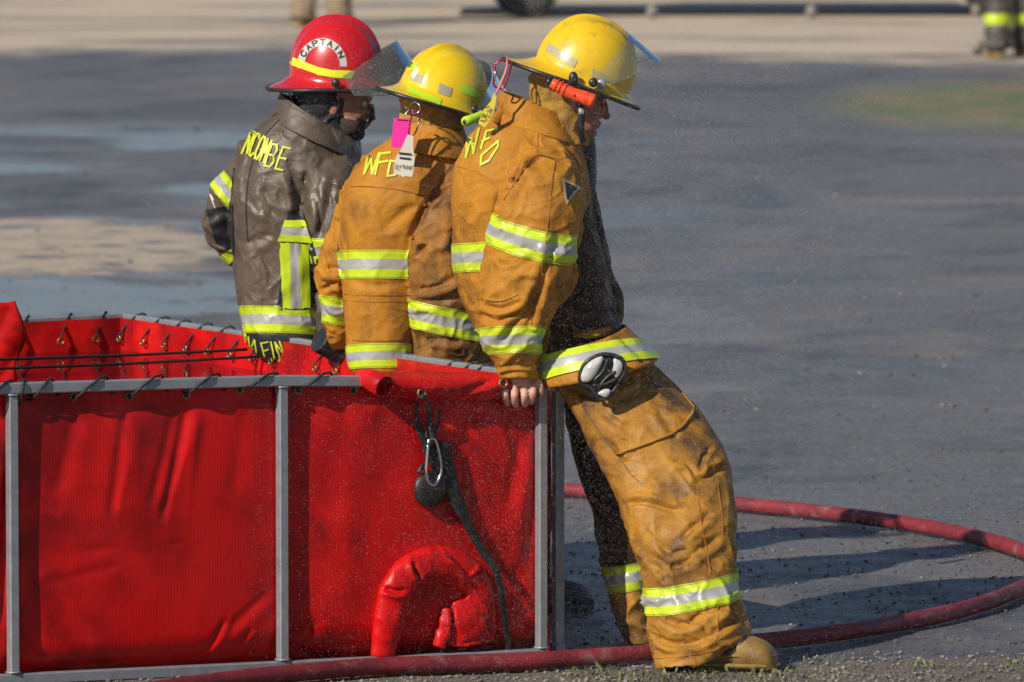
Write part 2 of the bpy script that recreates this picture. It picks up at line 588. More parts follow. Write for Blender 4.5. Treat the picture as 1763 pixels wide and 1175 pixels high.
class Surf:
    def __init__(self, V, F, lofts=None):
        self.V = np.asarray(V, float)
        self.F = np.asarray(F)
        self.lab = None
        if lofts:
            best = None
            lab = np.zeros(len(self.V), int)
            for k, (ax, rad) in enumerate(lofts):
                d = np.full(len(self.V), 1e9)
                for i in range(len(ax)):
                    dv = self.V - ax[i]
                    q = np.sqrt((dv[:, 0] ** 2 + dv[:, 2] ** 2) / (rad[i][0] ** 2 + 1e-9) + dv[:, 1] ** 2 / (rad[i][1] ** 2 + 1e-9))
                    d = np.minimum(d, q)
                if best is None:
                    best = d
                else:
                    m = d < best
                    lab[m] = k
                    best = np.minimum(best, d)
            self.lab = lab
        self.norm()

    def norm(self):
        V, F = self.V, self.F
        n = np.cross(V[F[:, 2]] - V[F[:, 0]], V[F[:, 3]] - V[F[:, 1]]) if F.shape[1] == 4 else np.cross(V[F[:, 1]] - V[F[:, 0]], V[F[:, 2]] - V[F[:, 0]])
        N = np.zeros_like(V)
        for k in range(F.shape[1]):
            np.add.at(N, F[:, k], n)
        N /= np.linalg.norm(N, axis=1)[:, None] + 1e-12
        self.N = N
        self.bvh = None

    def disp(self, d):
        self.V = self.V + self.N * d[:, None]
        self.norm()

    def wrinkle(self, amp, freq, axis=(0, 0, 1), squash=2.5, seed=0, sharp=1.4, mask=None):
        """folds: ridged noise, denser along axis"""
        A = unit(axis)
        q = self.V * freq
        q = q + A * ((self.V @ A) * freq * (squash - 1))[:, None]
        wv = np.stack([pnoise(self.V * freq * 0.8 + 31 + seed), pnoise(self.V * freq * 0.8 + 57 + seed), pnoise(self.V * freq * 0.8 + 83 + seed)], 1)
        q = q + wv * 1.3 + seed * 7.7
        r = 1 - np.abs(pnoise(q)) * 2.2
        r = np.clip(r, 0, 1) ** (2 * sharp)
        d = amp * (r - 0.35)
        if mask is not None:
            d = d * mask
        self.disp(d)

    def lump(self, amp, freq, seed=0):
        self.disp(amp * fbm(self.V * freq + seed, 3))

    def fold(self, pts, amp, width, ridge=0.7, side=1):
        """crease along a line seen from the front: valley with a ridge beside it"""
        px, py = proj(self.V)
        P = catmull(np.array(pts, float), 6) if len(pts) > 2 else np.array(pts, float)
        best = np.full(len(px), 1e9)
        sd = np.zeros(len(px))
        tt = np.zeros(len(px))
        for i in range(len(P) - 1):
            a, b = P[i], P[i + 1]
            ab = b - a
            L2 = ab @ ab + 1e-9
            t = np.clip(((px - a[0]) * ab[0] + (py - a[1]) * ab[1]) / L2, 0, 1)
            dx, dy = px - (a[0] + t * ab[0]), py - (a[1] + t * ab[1])
            d = np.hypot(dx, dy)
            m = d < best
            best[m] = d[m]
            sd[m] = np.sign(ab[0] * dy - ab[1] * dx)[m]
            tt[m] = ((i + t) / (len(P) - 1))[m]
        s = best * sd * side
        taper = np.clip(np.sin(np.pi * np.clip(tt, 0.03, 0.97)) * 1.8, 0, 1)
        face = np.clip(-self.N[:, 1] * 1.6, 0, 1)
        d = (-amp * np.exp(-(s / width) ** 2) + amp * ridge * np.exp(-((s - 2.1 * width) / (1.3 * width)) ** 2)) * taper * face
        self.disp(d)

    def tree(self):
        if self.bvh is None:
            self.bvh = BVHTree.FromPolygons(self.V.tolist(), self.F.tolist())
        return self.bvh

    def hit(self, px, py, Yfrom=15.0, off=0.002):
        b = self.tree()
        o = Vector((0, 0, CAMH))
        d = (Vector(Wy(px, py, 20.0)) - o).normalized()
        loc, nrm, idx, dist = b.ray_cast(o + d * Yfrom, d)
        if loc is None:
            loc, nrm, idx, dist = b.find_nearest(Vector(Wy(px, py, self.V[:, 1].mean() - 0.1)))
        return np.array(loc) + np.array(unit(nrm)) * off * (1 if np.dot(nrm, d) < 0 else -1)

    def obj(self, name, mats, parent, **k):
        return mk(name, self.V, self.F, mats, parent, **k)


def clip_tris(T, f, lo, hi):
    """T list of (3 verts (3,), 3 values)"""
    out = []
    for P, v in T:
        poly = [(P[i], v[i]) for i in range(3)]
        for sgn, lim in ((1, lo), (-1, hi)):
            res = []
            for i in range(len(poly)):
                a, va = poly[i]
                b, vb = poly[(i + 1) % len(poly)]
                ia, ib = sgn * (va - lim) >= 0, sgn * (vb - lim) >= 0
                if ia:
                    res.append((a, va))
                if ia != ib:
                    t = (lim - va) / (vb - va)
                    res.append((a + (b - a) * t, lim))
            poly = res
            if len(poly) < 3:
                break
        if len(poly) >= 3:
            out.append([q[0] for q in poly])
    return out


def band(surf, P0, P1, wid, parent, sag=0, lab=None, stripes=((-1, -0.94, 'lime'), (-0.94, -0.89, 'stitch'), (-0.89, -0.36, 'lime'), (-0.36, 0.36, 'silver'), (0.36, 0.89, 'lime'), (0.89, 0.94, 'stitch'), (0.94, 1, 'lime')),
         off=0.0025, name='reflective_band', xr=None, refY=None, b=0.12, label=None):
    """trim sewn round a limb: slab through P0-P1 (pixels), wid px tall"""
    P0, P1 = np.array(P0, float), np.array(P1, float)
    d = unit(P1 - P0)
    n = np.array([-d[1], d[0]])
    V = surf.V + surf.N * off
    px, py = proj(V)
    s = (px - P0[0]) * d[0] + (py - P0[1]) * d[1]
    f = (px - P0[0]) * n[0] + (py - P0[1]) * n[1]
    if refY is None:
        refY = surf.V[:, 1].mean()
    f = f + sag * (V[:, 1] - refY) / b
    f = f / (wid / 2)
    F = surf.F
    ok = (f[F].min(1) < 1) & (f[F].max(1) > -1)
    if lab is not None:
        ok &= (np.isin(surf.lab[F], lab if isinstance(lab, (list, tuple)) else [lab])).any(1)
    if xr is not None:
        L = np.linalg.norm(P1 - P0)
        ok &= (s[F].mean(1) > xr[0] * L) & (s[F].mean(1) < xr[1] * L)
    quads = F[ok]
    tris = np.vstack([quads[:, [0, 1, 2]], quads[:, [0, 2, 3]]])
    vs, fs, mi = [], [], []
    for k, (lo, hi, mn) in enumerate(stripes):
        T = [(V[t], f[t]) for t in tris if f[t].min() < hi and f[t].max() > lo]
        for poly in clip_tris(T, f, lo, hi):
            i0 = len(vs)
            vs += poly
            fs.append(tuple(range(i0, i0 + len(poly))))
            mi.append(k)
    if not vs:
        print('EMPTY BAND', P0, P1)
        return None
    me = bm_merge(vs, fs, mi)
    return mk(name, me[0], me[1], [M[x[2]] for x in stripes], parent, midx=me[2], label=label)


def bm_merge(vs, fs, mi):
    vs = np.array(vs)
    key = np.round(vs / 1e-5).astype(np.int64)
    _, idx, inv = np.unique(key, axis=0, return_index=True, return_inverse=True)
    inv = inv.ravel()
    nf, nm = [], []
    for f, m in zip(fs, mi):
        g = []
        for i in f:
            j = int(inv[i])
            if not g or (g[-1] != j and g[0] != j):
                g.append(j)
        if len(set(g)) >= 3 and len(set(g)) == len(g):
            nf.append(tuple(g))
            nm.append(m)
    return vs[idx], nf, nm


def patch(surf, quad, mats, parent, name, off=0.002, n=10, m=5, **k):
    """a sticker lying on a surface; quad = 4 pixels TL TR BR BL"""
    q = np.array(quad, float)
    V = []
    for i in range(m + 1):
        for j in range(n + 1):
            a, b = j / n, i / m
            p = (q[0] * (1 - a) + q[1] * a) * (1 - b) + (q[3] * (1 - a) + q[2] * a) * b
            V.append(surf.hit(p[0], p[1], off=off))
    F = [(i * (n + 1) + j, i * (n + 1) + j + 1, (i + 1) * (n + 1) + j + 1, (i + 1) * (n + 1) + j) for i in range(m) for j in range(n)]
    return mk(name, V, F, mats, parent, **k)


def strokes(surf, lines, wpx, matname, parent, name='lettering', off=0.003, **k):
    """letters as flat strips laid on the surface"""
    V, F = [], []
    for ln in lines:
        P = np.array(ln, float)
        for a, b in zip(P[:-1], P[1:]):
            L_ = np.hypot(*(b - a))
            if L_ < 0.3:
                continue
            t = (b - a) / L_
            nn = np.array([-t[1], t[0]])
            a2, b2 = a - t * wpx * 0.42, b + t * wpx * 0.42
            m = max(1, int(L_ / 4))
            i0 = len(V)
            for i in range(m + 1):
                q = a2 + (b2 - a2) * i / m
                for sd in (-0.5, 0, 0.5):
                    p = q + nn * wpx * sd
                    V.append(surf.hit(p[0], p[1], off=off + 0.0001 * (len(F) % 7)))
            for i in range(m):
                for c in (0, 1):
                    k0 = i0 + i * 3 + c
                    F.append((k0, k0 + 1, k0 + 4, k0 + 3))
    return mk(name, V, F, M[matname], parent, **k)


def seam(surf, pts, matname, parent, r=0.0016, name='seam', n=5, off=0.0008):
    P = catmull(np.array(pts, float), n)
    W3 = [surf.hit(p[0], p[1], off=off) for p in P]
    V, F, _, _ = tube(W3, r, seg=6, n=1)
    return mk(name, V, F, M[matname], parent)


FONT = {
    'A': [[(0, 0), (.5, 1), (1, 0)], [(.2, .38), (.8, .38)]],
    'B': [[(0, 0), (0, 1), (.7, 1), (.9, .8), (.7, .53), (0, .53)], [(.7, .53), (1, .28), (.75, 0), (0, 0)]],
    'C': [[(1, .85), (.7, 1), (.25, 1), (0, .75), (0, .25), (.25, 0), (.7, 0), (1, .15)]],
    'D': [[(0, 0), (0, 1), (.6, 1), (1, .7), (1, .3), (.6, 0), (0, 0)]],
    'E': [[(1, 1), (0, 1), (0, 0), (1, 0)], [(0, .52), (.8, .52)]],
    'F': [[(1, 1), (0, 1), (0, 0)], [(0, .52), (.8, .52)]],
    'I': [[(.5, 0), (.5, 1)]],
    'K': [[(0, 0), (0, 1)], [(.95, 1), (0, .45), (.95, 0)]],
    'L': [[(0, 1), (0, 0), (1, 0)]],
    'M': [[(0, 0), (0, 1), (.5, .4), (1, 1), (1, 0)]],
    'N': [[(0, 0), (0, 1), (1, 0), (1, 1)]],
    'O': [[(0, .25), (0, .75), (.25, 1), (.75, 1), (1, .75), (1, .25), (.75, 0), (.25, 0), (0, .25)]],
    'P': [[(0, 0), (0, 1), (.7, 1), (1, .78), (.7, .5), (0, .5)]],
    'T': [[(0, 1), (1, 1)], [(.5, 1), (.5, 0)]],
    'W': [[(0, 1), (.25, 0), (.5, .8), (.75, 0), (1, 1)]],
}


def text_lines(word, O, ex, ey, adv=1.35, w=1.0):
    out, k = [], 0
    O, ex, ey = map(lambda t: np.array(t, float), (O, ex, ey))
    for ch in word:
        if ch != ' ':
            for s in FONT[ch]:
                out.append([O + ex * (k * adv + u * w) + ey * v for u, v in s])
        k += 1
    return out


# ------------------------------------------------------------------ GROUND
def ground_material():
    m = bpy.data.materials.new('wet_asphalt_and_gravel')
    m.use_nodes = True
    N, L = m.node_tree.nodes, m.node_tree.links
    b = N['Principled BSDF']
    tc = N.new('ShaderNodeTexCoord')
    P = tc.outputs['Object']

    def noise(scale, det=6, rough=0.6, stretch=(1, 1, 1), dist=0.0):
        mp = N.new('ShaderNodeMapping')
        mp.inputs['Scale'].default_value = stretch
        L.new(P, mp.inputs[0])
        n = N.new('ShaderNodeTexNoise')
        n.inputs['Scale'].default_value = scale
        n.inputs['Detail'].default_value = det
        n.inputs['Roughness'].default_value = rough
        n.inputs['Distortion'].default_value = dist
        L.new(mp.outputs[0], n.inputs['Vector'])
        return n.outputs['Fac']

    def mth(op, a, b_=None, clamp=False):
        n = N.new('ShaderNodeMath')
        n.operation = op
        n.use_clamp = clamp
        for i, x in enumerate((a, b_)):
            if x is None:
                continue
            if isinstance(x, (int, float)):
                n.inputs[i].default_value = x
            else:
                L.new(x, n.inputs[i])
        return n.outputs[0]

    def mrange(v, a, b_, c=0.0, d=1.0, smooth=True):
        n = N.new('ShaderNodeMapRange')
        n.interpolation_type = 'SMOOTHSTEP' if smooth else 'LINEAR'
        n.inputs['From Min'].default_value = a
        n.inputs['From Max'].default_value = b_
        n.inputs['To Min'].default_value = c
        n.inputs['To Max'].default_value = d
        L.new(v, n.inputs['Value'])
        return n.outputs[0]

    def mix(fac, a, b_):
        n = N.new('ShaderNodeMix')
        n.data_type = 'RGBA'
        if isinstance(fac, (int, float)):
            n.inputs['Factor'].default_value = fac
        else:
            L.new(fac, n.inputs['Factor'])
        for s, x in (('A', a), ('B', b_)):
            if isinstance(x, tuple):
                n.inputs[s].default_value = x + (1,) if len(x) == 3 else x
            else:
                L.new(x, n.inputs[s])
        return n.outputs['Result']
    sep = N.new('ShaderNodeSeparateXYZ')
    L.new(P, sep.inputs[0])
    X, Y = sep.outputs[0], sep.outputs[1]
    wob = noise(0.35, 5, 0.6)
    wob2 = noise(1.3, 6, 0.65)
    Yw = mth('ADD', Y, mth('MULTIPLY', mth('SUBTRACT', wob, 0.5), 9.0))
    Xw = mth('ADD', X, mth('MULTIPLY', mth('SUBTRACT', wob2, 0.5), 2.2))
    # asphalt
    fine = noise(55, 8, 0.75)
    asph = mix(mrange(fine, 0.36, 0.68), (0.095, 0.090, 0.094), (0.25, 0.232, 0.222))
    streak = noise(1.0, 10, 0.72, (0.8, 0.55, 1), 0.9)
    asph = mix(mth('MULTIPLY', mrange(streak, 0.45, 0.68), 0.8), asph, (0.050, 0.052, 0.064))
    vo = N.new('ShaderNodeTexVoronoi')
    vo.inputs['Scale'].default_value = 38
    L.new(P, vo.inputs['Vector'])
    stones = mth('MULTIPLY', mrange(vo.outputs['Distance'], 0.10, 0.22, 1, 0), mrange(noise(9, 2), 0.55, 0.68))
    asph = mix(mth('MULTIPLY', stones, 0.55), asph, (0.34, 0.29, 0.24))
    warm = noise(0.9, 8, 0.68, (0.7, 0.8, 1), 0.6)
    asph = mix(mth('MULTIPLY', mrange(warm, 0.50, 0.66), 0.6), asph, (0.25, 0.205, 0.17))
    # dry tan sand / gravel masks
    tan = mix(mrange(noise(22, 8, 0.75), 0.35, 0.68), (0.50, 0.40, 0.30), (0.74, 0.61, 0.47))
    far = mrange(mth('ADD', mth('ADD', Yw, mth('MULTIPLY', mth('SUBTRACT', wob2, 0.5), 9.0)), mth('MULTIPLY', X, 0.25)), 54.3, 57.0)
    fstreak = mrange(noise(0.55, 5, 0.6, (0.5, 2.2, 1), 0.2), 0.50, 0.64)  # dark streaks stand in for thin shadows and wet streaks on the sand
    far = mth('MULTIPLY', far, mth('SUBTRACT', 1.0, mth('MULTIPLY', fstreak, 0.9)))
    # left patch, ellipse round (-2.45, 35.2)
    dx = mth('MULTIPLY', mth('ADD', Xw, 2.55), 0.85)
    dy = mth('MULTIPLY', mth('SUBTRACT', Yw, 35.2), 0.36)
    rr = mth('ADD', mth('MULTIPLY', dx, dx), mth('MULTIPLY', dy, dy))
    left = mrange(rr, 0.65, 1.25, 1, 0)
    left = mth('MULTIPLY', left, mrange(noise(3.0, 6, 0.7), 0.36, 0.5))
    # kerb-side gravel in the foreground
    fg = mrange(mth('ADD', mth('ADD', Y, mth('MULTIPLY', X, -0.20)), mth('MULTIPLY', mth('SUBTRACT', wob2, 0.5), 0.35)), 19.50, 19.62, 1, 0)
    fgcol = mix(mrange(noise(90, 8, 0.8), 0.38, 0.66), (0.085, 0.075, 0.065), (0.33, 0.29, 0.24))
    # green, grassy verge, upper right
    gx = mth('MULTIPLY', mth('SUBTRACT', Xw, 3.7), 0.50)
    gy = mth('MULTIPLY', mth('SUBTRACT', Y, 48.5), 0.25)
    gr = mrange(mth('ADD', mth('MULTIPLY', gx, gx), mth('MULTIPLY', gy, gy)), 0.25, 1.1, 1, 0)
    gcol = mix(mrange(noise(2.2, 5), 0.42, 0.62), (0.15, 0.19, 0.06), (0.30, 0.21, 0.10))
    dry = mth('MAXIMUM', far, mth('MAXIMUM', left, fg))
    col = mix(mth('MULTIPLY', far, 1.0), asph, tan)
    col = mix(mth('MULTIPLY', left, 0.8), col, tan)
    col = mix(fg, col, fgcol)
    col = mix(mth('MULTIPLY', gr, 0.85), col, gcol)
    L.new(col, b.inputs['Base Color'])
    # wetness: puddles to the left middle and right
    pud = mrange(noise(0.75, 9, 0.68, (0.6, 0.55, 1), 0.7), 0.47, 0.56)
    leftside = mrange(mth('ADD', X, mth('MULTIPLY', Y, 0.0)), -0.6, 1.6, 1.0, 0.25)
    ymask = mth('MULTIPLY', mrange(Y, 24, 30), mrange(Y, 44, 50, 1, 0))
    pud = mth('MULTIPLY', mth('MULTIPLY', pud, leftside), ymask)
    pud = mth('MULTIPLY', pud, mth('SUBTRACT', 1.0, dry, True))
    rough = mrange(noise(7, 6), 0.3, 0.7, 0.42, 0.62)
    rn = N.new('ShaderNodeMix')
    rn.data_type = 'FLOAT'
    L.new(pud, rn.inputs[0])
    L.new(rough, rn.inputs[2])
    rn.inputs[3].default_value = 0.24
    rn2 = N.new('ShaderNodeMix')
    rn2.data_type = 'FLOAT'
    L.new(dry, rn2.inputs[0])
    L.new(rn.outputs[0], rn2.inputs[2])
    rn2.inputs[3].default_value = 0.95
    L.new(rn2.outputs[0], b.inputs['Roughness'])
    sp = N.new('ShaderNodeMix')
    sp.data_type = 'FLOAT'
    L.new(dry, sp.inputs[0])
    sp.inputs[2].default_value = 0.5
    sp.inputs[3].default_value = 0.1
    L.new(sp.outputs[0], b.inputs['Specular IOR Level'])
    bp = N.new('ShaderNodeBump')
    bp.inputs['Distance'].default_value = 0.012
    L.new(mth('ADD', fine, mth('MULTIPLY', stones, 0.5)), bp.inputs['Height'])
    L.new(mrange(pud, 0, 1, 0.75, 0.05), bp.inputs['Strength'])
    L.new(bp.outputs[0], b.inputs['Normal'])
    return m


def gz(x, y):
    """the ground climbs a few centimetres towards the left end of the tank"""
    return 0.034 * np.clip(-(np.asarray(x) - 0.1) / 1.45, 0, 1.3) * np.clip((23.5 - np.asarray(y)) / 3.0, 0, 1)


# one sheet with gentle unevenness near the tank, flat to the horizon
gx = np.concatenate([np.linspace(-900, -8, 8), np.linspace(-7, 8, 120), np.linspace(9, 900, 8)])
gy = np.concatenate([np.linspace(-300, 12, 6), np.linspace(13, 30, 140), np.linspace(30.5, 75, 60), np.linspace(80, 1500, 10)])
GXX, GYY = np.meshgrid(gx, gy)
gp = np.stack([GXX.ravel(), GYY.ravel(), np.zeros(GXX.size)], 1)
fade = np.clip(1 - np.abs(gp[:, 1] - 22) / 60, 0, 1) * np.clip(1 - np.abs(gp[:, 0]) / 12, 0, 1)
gp[:, 2] = fade * (0.008 * pnoise(gp * 0.9 + 5) + 0.003 * pnoise(gp * 6 + 9)) - 0.006 + gz(gp[:, 0], gp[:, 1]) * (gp[:, 1] > 12)
nx_, ny_ = len(gx), len(gy)
gf = [(j * nx_ + i, j * nx_ + i + 1, (j + 1) * nx_ + i + 1, (j + 1) * nx_ + i) for j in range(ny_ - 1) for i in range(nx_ - 1)]
mk('ground', gp, gf, ground_material(), kind='structure')

# ------------------------------------------------------------------ PORTABLE TANK
A0 = Wy(20, 659, 19.02)[:2]
C0 = Wy(932, 650, 19.85)[:2]
U = unit(C0 - A0)
Wd = np.array([-U[1], U[0]])
Nn = np.array([U[1], -U[0]])
SIDE_U, SIDE_W = 2.50, 2.52
TL = np.linalg.norm(C0 - A0)


def zt(s):      # top of rail along near side, s metres left of the corner
    f = min(1.25, max(0.0, s / TL))
    return 0.757 + 0.112 * f - 0.052 * f * f


def zb(s):
    f = min(1.25, max(0.0, s / TL))
    return -0.006 + 0.040 * f


tank = thing('water_tank', 'red fabric open-top water tank in a grey metal tube frame', 'tank', (C0[0], C0[1], 0))
TB = 0.0285


def boxbar(p0, p1, wx, wz, side, parent, name, m='steel', bev=0.003):
    """square tube between two points; side = horizontal reference for the section"""
    p0, p1 = np.array(p0, float), np.array(p1, float)
    T = unit(p1 - p0)
    s = np.asarray(side, float)
    s = unit(s - T * (s @ T))
    r = np.cross(T, s)
    V = []
    sec = []
    hx, hz = wx / 2, wz / 2
    for sx, sz in ((1, 1), (-1, 1), (-1, -1), (1, -1)):
        if sx * sz > 0:
            sec += [(sx * hx, sz * (hz - bev)), (sx * (hx - bev), sz * hz)]
        else:
            sec += [(sx * (hx - bev), sz * hz), (sx * hx, sz * (hz - bev))]
    for p in (p0, p1):
        for a, b in sec:
            V.append(p + s * a + r * b)
    F = [tuple(range(7, -1, -1)), tuple(range(8, 16))]
    F += [(i, (i + 1) % 8, 8 + (i + 1) % 8, 8 + i) for i in range(8)]
    return mk(name, V, F, M[m], parent, smooth=False)


U3 = np.array([U[0], U[1], 0])
W3_ = np.array([Wd[0], Wd[1], 0])
N3 = np.array([Nn[0], Nn[1], 0])


def at(s, t, z):
    """s metres left of corner along near side, t metres back along the right side"""
    p = C0 - U * s + Wd * t
    return np.array([p[0], p[1], z])


# near side rails (slightly sagging as in use), split at posts
s_posts = [0.0, np.linalg.norm(C0 - Wy(485, 650, 19.435)[:2]), TL, TL + 0.80]
for i in range(3):
    a, b = s_posts[i], s_posts[i + 1]
    boxbar(at(a + (0.012 if i else -0.014), 0, zt(a) - TB / 2), at(b + 0.012 if i < 2 else b, 0, zt(b) - TB / 2), TB, TB, (0, 0, 1), tank, 'top_rail')
    boxbar(at(a + (0.012 if i else -0.014), 0, zb(a) + TB / 2 - 0.004), at(b + 0.012 if i < 2 else b, 0, zb(b) + TB / 2 - 0.004), TB, TB, (0, 0, 1), tank, 'bottom_rail')
for i, s in enumerate(s_posts):
    boxbar(at(s, 0, zb(s) + TB - 0.003), at(s, 0, zt(s) - TB - 0.001), TB - 0.002, TB - 0.002, U3, tank, 'post')
    for z in (zb(s) + TB, zt(s) - TB - 0.002):      # weld beads
        P = [at(s, 0, z) + U3 * (TB / 2 + 0.001) * math.cos(k) * 1.25 + N3 * (TB / 2 + 0.001) * math.sin(k) * 1.25 for k in np.linspace(0, 2 * math.pi, 9)]
        V, F, _, _ = tube(P, 0.0028, 6, 1)
        mk('weld', V, F, M['steel'], tank)
# right side, receding
SO = 0.072
for t0, t1 in ((0.015, 0.86), (0.885, 1.68), (1.705, SIDE_W)):
    boxbar(at(-SO, t0, 0.752 - TB / 2), at(-SO, t1, 0.755 - TB / 2), TB, TB, (0, 0, 1), tank, 'top_rail')
    boxbar(at(-SO, t0, TB / 2 - 0.002), at(-SO, t1, TB / 2 - 0.002), TB, TB, (0, 0, 1), tank, 'bottom_rail')
for t in (0.03, 0.87, 1.69, SIDE_W - 0.02):
    boxbar(at(-SO, t, TB), at(-SO, t, 0.742 - TB - 0.001), TB - 0.002, TB - 0.002, W3_, tank, 'post')
# far side and left side
for s0, s1 in ((-SO - 0.012, 0.83), (0.85, 1.66), (1.68, SIDE_U)):
    boxbar(at(s0, SIDE_W, 0.755 - TB / 2), at(s1, SIDE_W, 0.75 - TB / 2), TB, TB, (0, 0, 1), tank, 'top_rail')
for s in (0.84, 1.67, SIDE_U):
    boxbar(at(s, SIDE_W, 0.0), at(s, SIDE_W, 0.742 - TB), TB - 0.002, TB - 0.002, U3, tank, 'post')
for t0, t1 in ((0.02, 0.83), (0.85, 1.66), (1.68, SIDE_W - 0.03)):
    boxbar(at(s_posts[3], t0, 0.755 - TB / 2), at(s_posts[3], t1, 0.75 - TB / 2), TB, TB, (0, 0, 1), tank, 'top_rail')


def liner_material():
    m = mat('wet_red_tarpaulin', (0.62, 0.006, 0.006), (0.27, 0.004, 0.006), scale=3.2, rough=0.30, rough2=0.55, bump=0.10, bscale=60, spec=0.30,
            c3=(0.70, 0.010, 0.008), s3=3.0, t3=(0.50, 0.62), lo=0.42, hi=0.62)
    N, L = m.node_tree.nodes, m.node_tree.links
    b = N['Principled BSDF']
    tc = N.new('ShaderNodeTexCoord')
    wv = N.new('ShaderNodeTexWave')
    wv.bands_direction = 'X'
    wv.inputs['Scale'].default_value = 42
    wv.inputs['Distortion'].default_value = 2.5
    wv.inputs['Detail'].default_value = 3
    mp = N.new('ShaderNodeMapping')
    mp.inputs['Scale'].default_value = (1, 1, 0.15)
    L.new(tc.outputs['Object'], mp.inputs[0])
    L.new(mp.outputs[0], wv.inputs['Vector'])
    bp = N.new('ShaderNodeBump')
    bp.inputs['Strength'].default_value = 0.10
    bp.inputs['Distance'].default_value = 0.002
    L.new(wv.outputs['Fac'], bp.inputs['Height'])
    old = b.inputs['Normal'].links[0].from_socket
    L.new(old, bp.inputs['Normal'])
    L.new(bp.outputs[0], b.inputs['Normal'])
    return m


M['liner'] = liner_material()

# near liner wall: grid over s (left of corner) and height
ns_, nz_ = 420, 130
off0 = TB / 2 + 0.004
sv = np.linspace(-0.012, s_posts[3], ns_)
zv = np.linspace(0, 1, nz_)
SV, ZV = np.meshgrid(sv, zv)
SV, ZV = SV.ravel(), ZV.ravel()
zz = 0.010 + ZV * (np.array([zt(a) for a in SV]) - 0.030)
# inward distance of cloth from the frame centre line
ph = np.full(SV.shape, off0)
pp = np.stack([SV * 2.2, zz * 1.1, np.zeros_like(SV)], 1)
# bulge between posts
for a, b_ in zip(s_posts[:-1], s_posts[1:]):
    m_ = (SV >= a) & (SV <= b_)
    q = (SV - a) / (b_ - a)
    ph = np.where(m_, ph - 0.020 * np.sin(np.pi * np.clip(q, 0, 1)) ** 0.7 * np.sin(np.pi * np.clip(zz / 0.74, 0, 1)) ** 0.6, ph)
ph = ph + 0.005 * fbm(pp * 1.5 + 3, 3)
# bottom curves inward
ph = ph + 0.09 * np.clip(1 - zz / 0.13, 0, 1) ** 2
# hanging pleats below the lacing
_b = C0[None, :] - U[None, :] * SV[:, None] + Wd[None, :] * 0.02
PXg, PYg = proj(np.column_stack([_b, zz]))


def crease(x0, y0, x1, y1, amp, wd, ridge=0.8, side=1):
    global ph
    a, b_ = np.array([x0, y0]), np.array([x1, y1])
    ab = b_ - a
    t = np.clip(((PXg - x0) * ab[0] + (PYg - y0) * ab[1]) / (ab @ ab), 0, 1)
    dx, dy = PXg - (x0 + t * ab[0]), PYg - (y0 + t * ab[1])
    sgn = np.sign(ab[0] * dy - ab[1] * dx) * side
    d = np.hypot(dx, dy) * sgn
    tp = np.clip(np.sin(np.pi * np.clip(t, 0.02, 0.98)) * 2, 0, 1)
    amp = amp * 0.75
    ph = ph + (amp * np.exp(-(d / wd) ** 2) - amp * ridge * np.exp(-((d + 2.2 * wd) / (1.4 * wd)) ** 2)) * tp


crease(322, 690, 272, 905, 0.012, 9)
crease(300, 700, 252, 880, 0.006, 9)
crease(215, 700, 185, 900, 0.007, 10)
crease(130, 700, 92, 860, 0.005, 12)
crease(420, 700, 395, 860, 0.003, 14)
crease(470, 1010, 350, 1120, 0.004, 8)
crease(385, 1065, 352, 1125, 0.007, 5)
crease(430, 1080, 405, 1120, 0.004, 5)
crease(120, 950, 330, 930, 0.002, 8)
crease(60, 1010, 240, 960, 0.002, 8)
crease(600, 690, 560, 900, 0.003, 20)
crease(905, 720, 870, 880, 0.006, 12)
crease(925, 760, 905, 1000, 0.006, 10, side=-1)
crease(870, 720, 905, 830, 0.006, 9)
crease(880, 960, 915, 1100, 0.006, 10)
crease(545, 1060, 520, 1120, 0.004, 10)
crease(-60, 700, -90, 1100, 0.02, 16)
crease(10, 800, 0, 1100, 0.015, 10)
# hem line and small stitched tuck
ph = ph + 0.0016 * np.exp(-((PYg - 692) / 1.6) ** 2) - 0.0012 * np.exp(-((PYg - 688) / 2.5) ** 2)
# scallops pulled up at grommets
GROM = [127, 222, 320, 412, 512, 608]
for g in GROM:
    ph = ph - 0.004 * np.exp(-((PXg - g) / 12) ** 2 - ((PYg - 683) / 16) ** 2)
ph = np.maximum(ph, off0 - 0.030)
near_post = np.zeros_like(SV)
for s in s_posts:
    near_post = np.maximum(near_post, np.exp(-((SV - s) / 0.028) ** 4))
ph = np.maximum(ph, near_post * (off0 - 0.002))
base = C0[None, :] - U[None, :] * SV[:, None] + Wd[None, :] * ph[:, None]
LV = np.column_stack([base, zz])
LF = np.array([(j * ns_ + i + 1, j * ns_ + i, (j + 1) * ns_ + i, (j + 1) * ns_ + i + 1) for j in range(nz_ - 1) for i in range(ns_ - 1)])
liner = Surf(LV, LF)
liner.obj('liner_front', M['liner'], tank)

# other three liner walls + tank floor


def wall(p0, p1, inward, name, nu=160, nv=50, seed=0, off=0.03, z0=0.006, z1=0.744):
    u = np.linspace(0, 1, nu)
    v = np.linspace(0, 1, nv)
    A, B = np.meshgrid(u, v)
    A, B = A.ravel(), B.ravel()
    p = np.array(p0)[None] * (1 - A[:, None]) + np.array(p1)[None] * A[:, None]
    L_ = np.linalg.norm(np.array(p1) - np.array(p0))
    q = np.stack([A * L_ * 4, B * 1.2, np.full_like(A, seed)], 1)
    d = off + 0.010 * fbm(q, 3) + 0.004 * np.abs(pnoise(q * 3.1 + 8))
    P = p + np.array(inward)[None] * d[:, None]
    V = np.column_stack([P, z0 + B * (z1 - z0)])
    F = [(j * nu + i, j * nu + i + 1, (j + 1) * nu + i + 1, (j + 1) * nu + i) for j in range(nv - 1) for i in range(nu - 1)]
    return mk(name, V, F, M['liner'], tank)


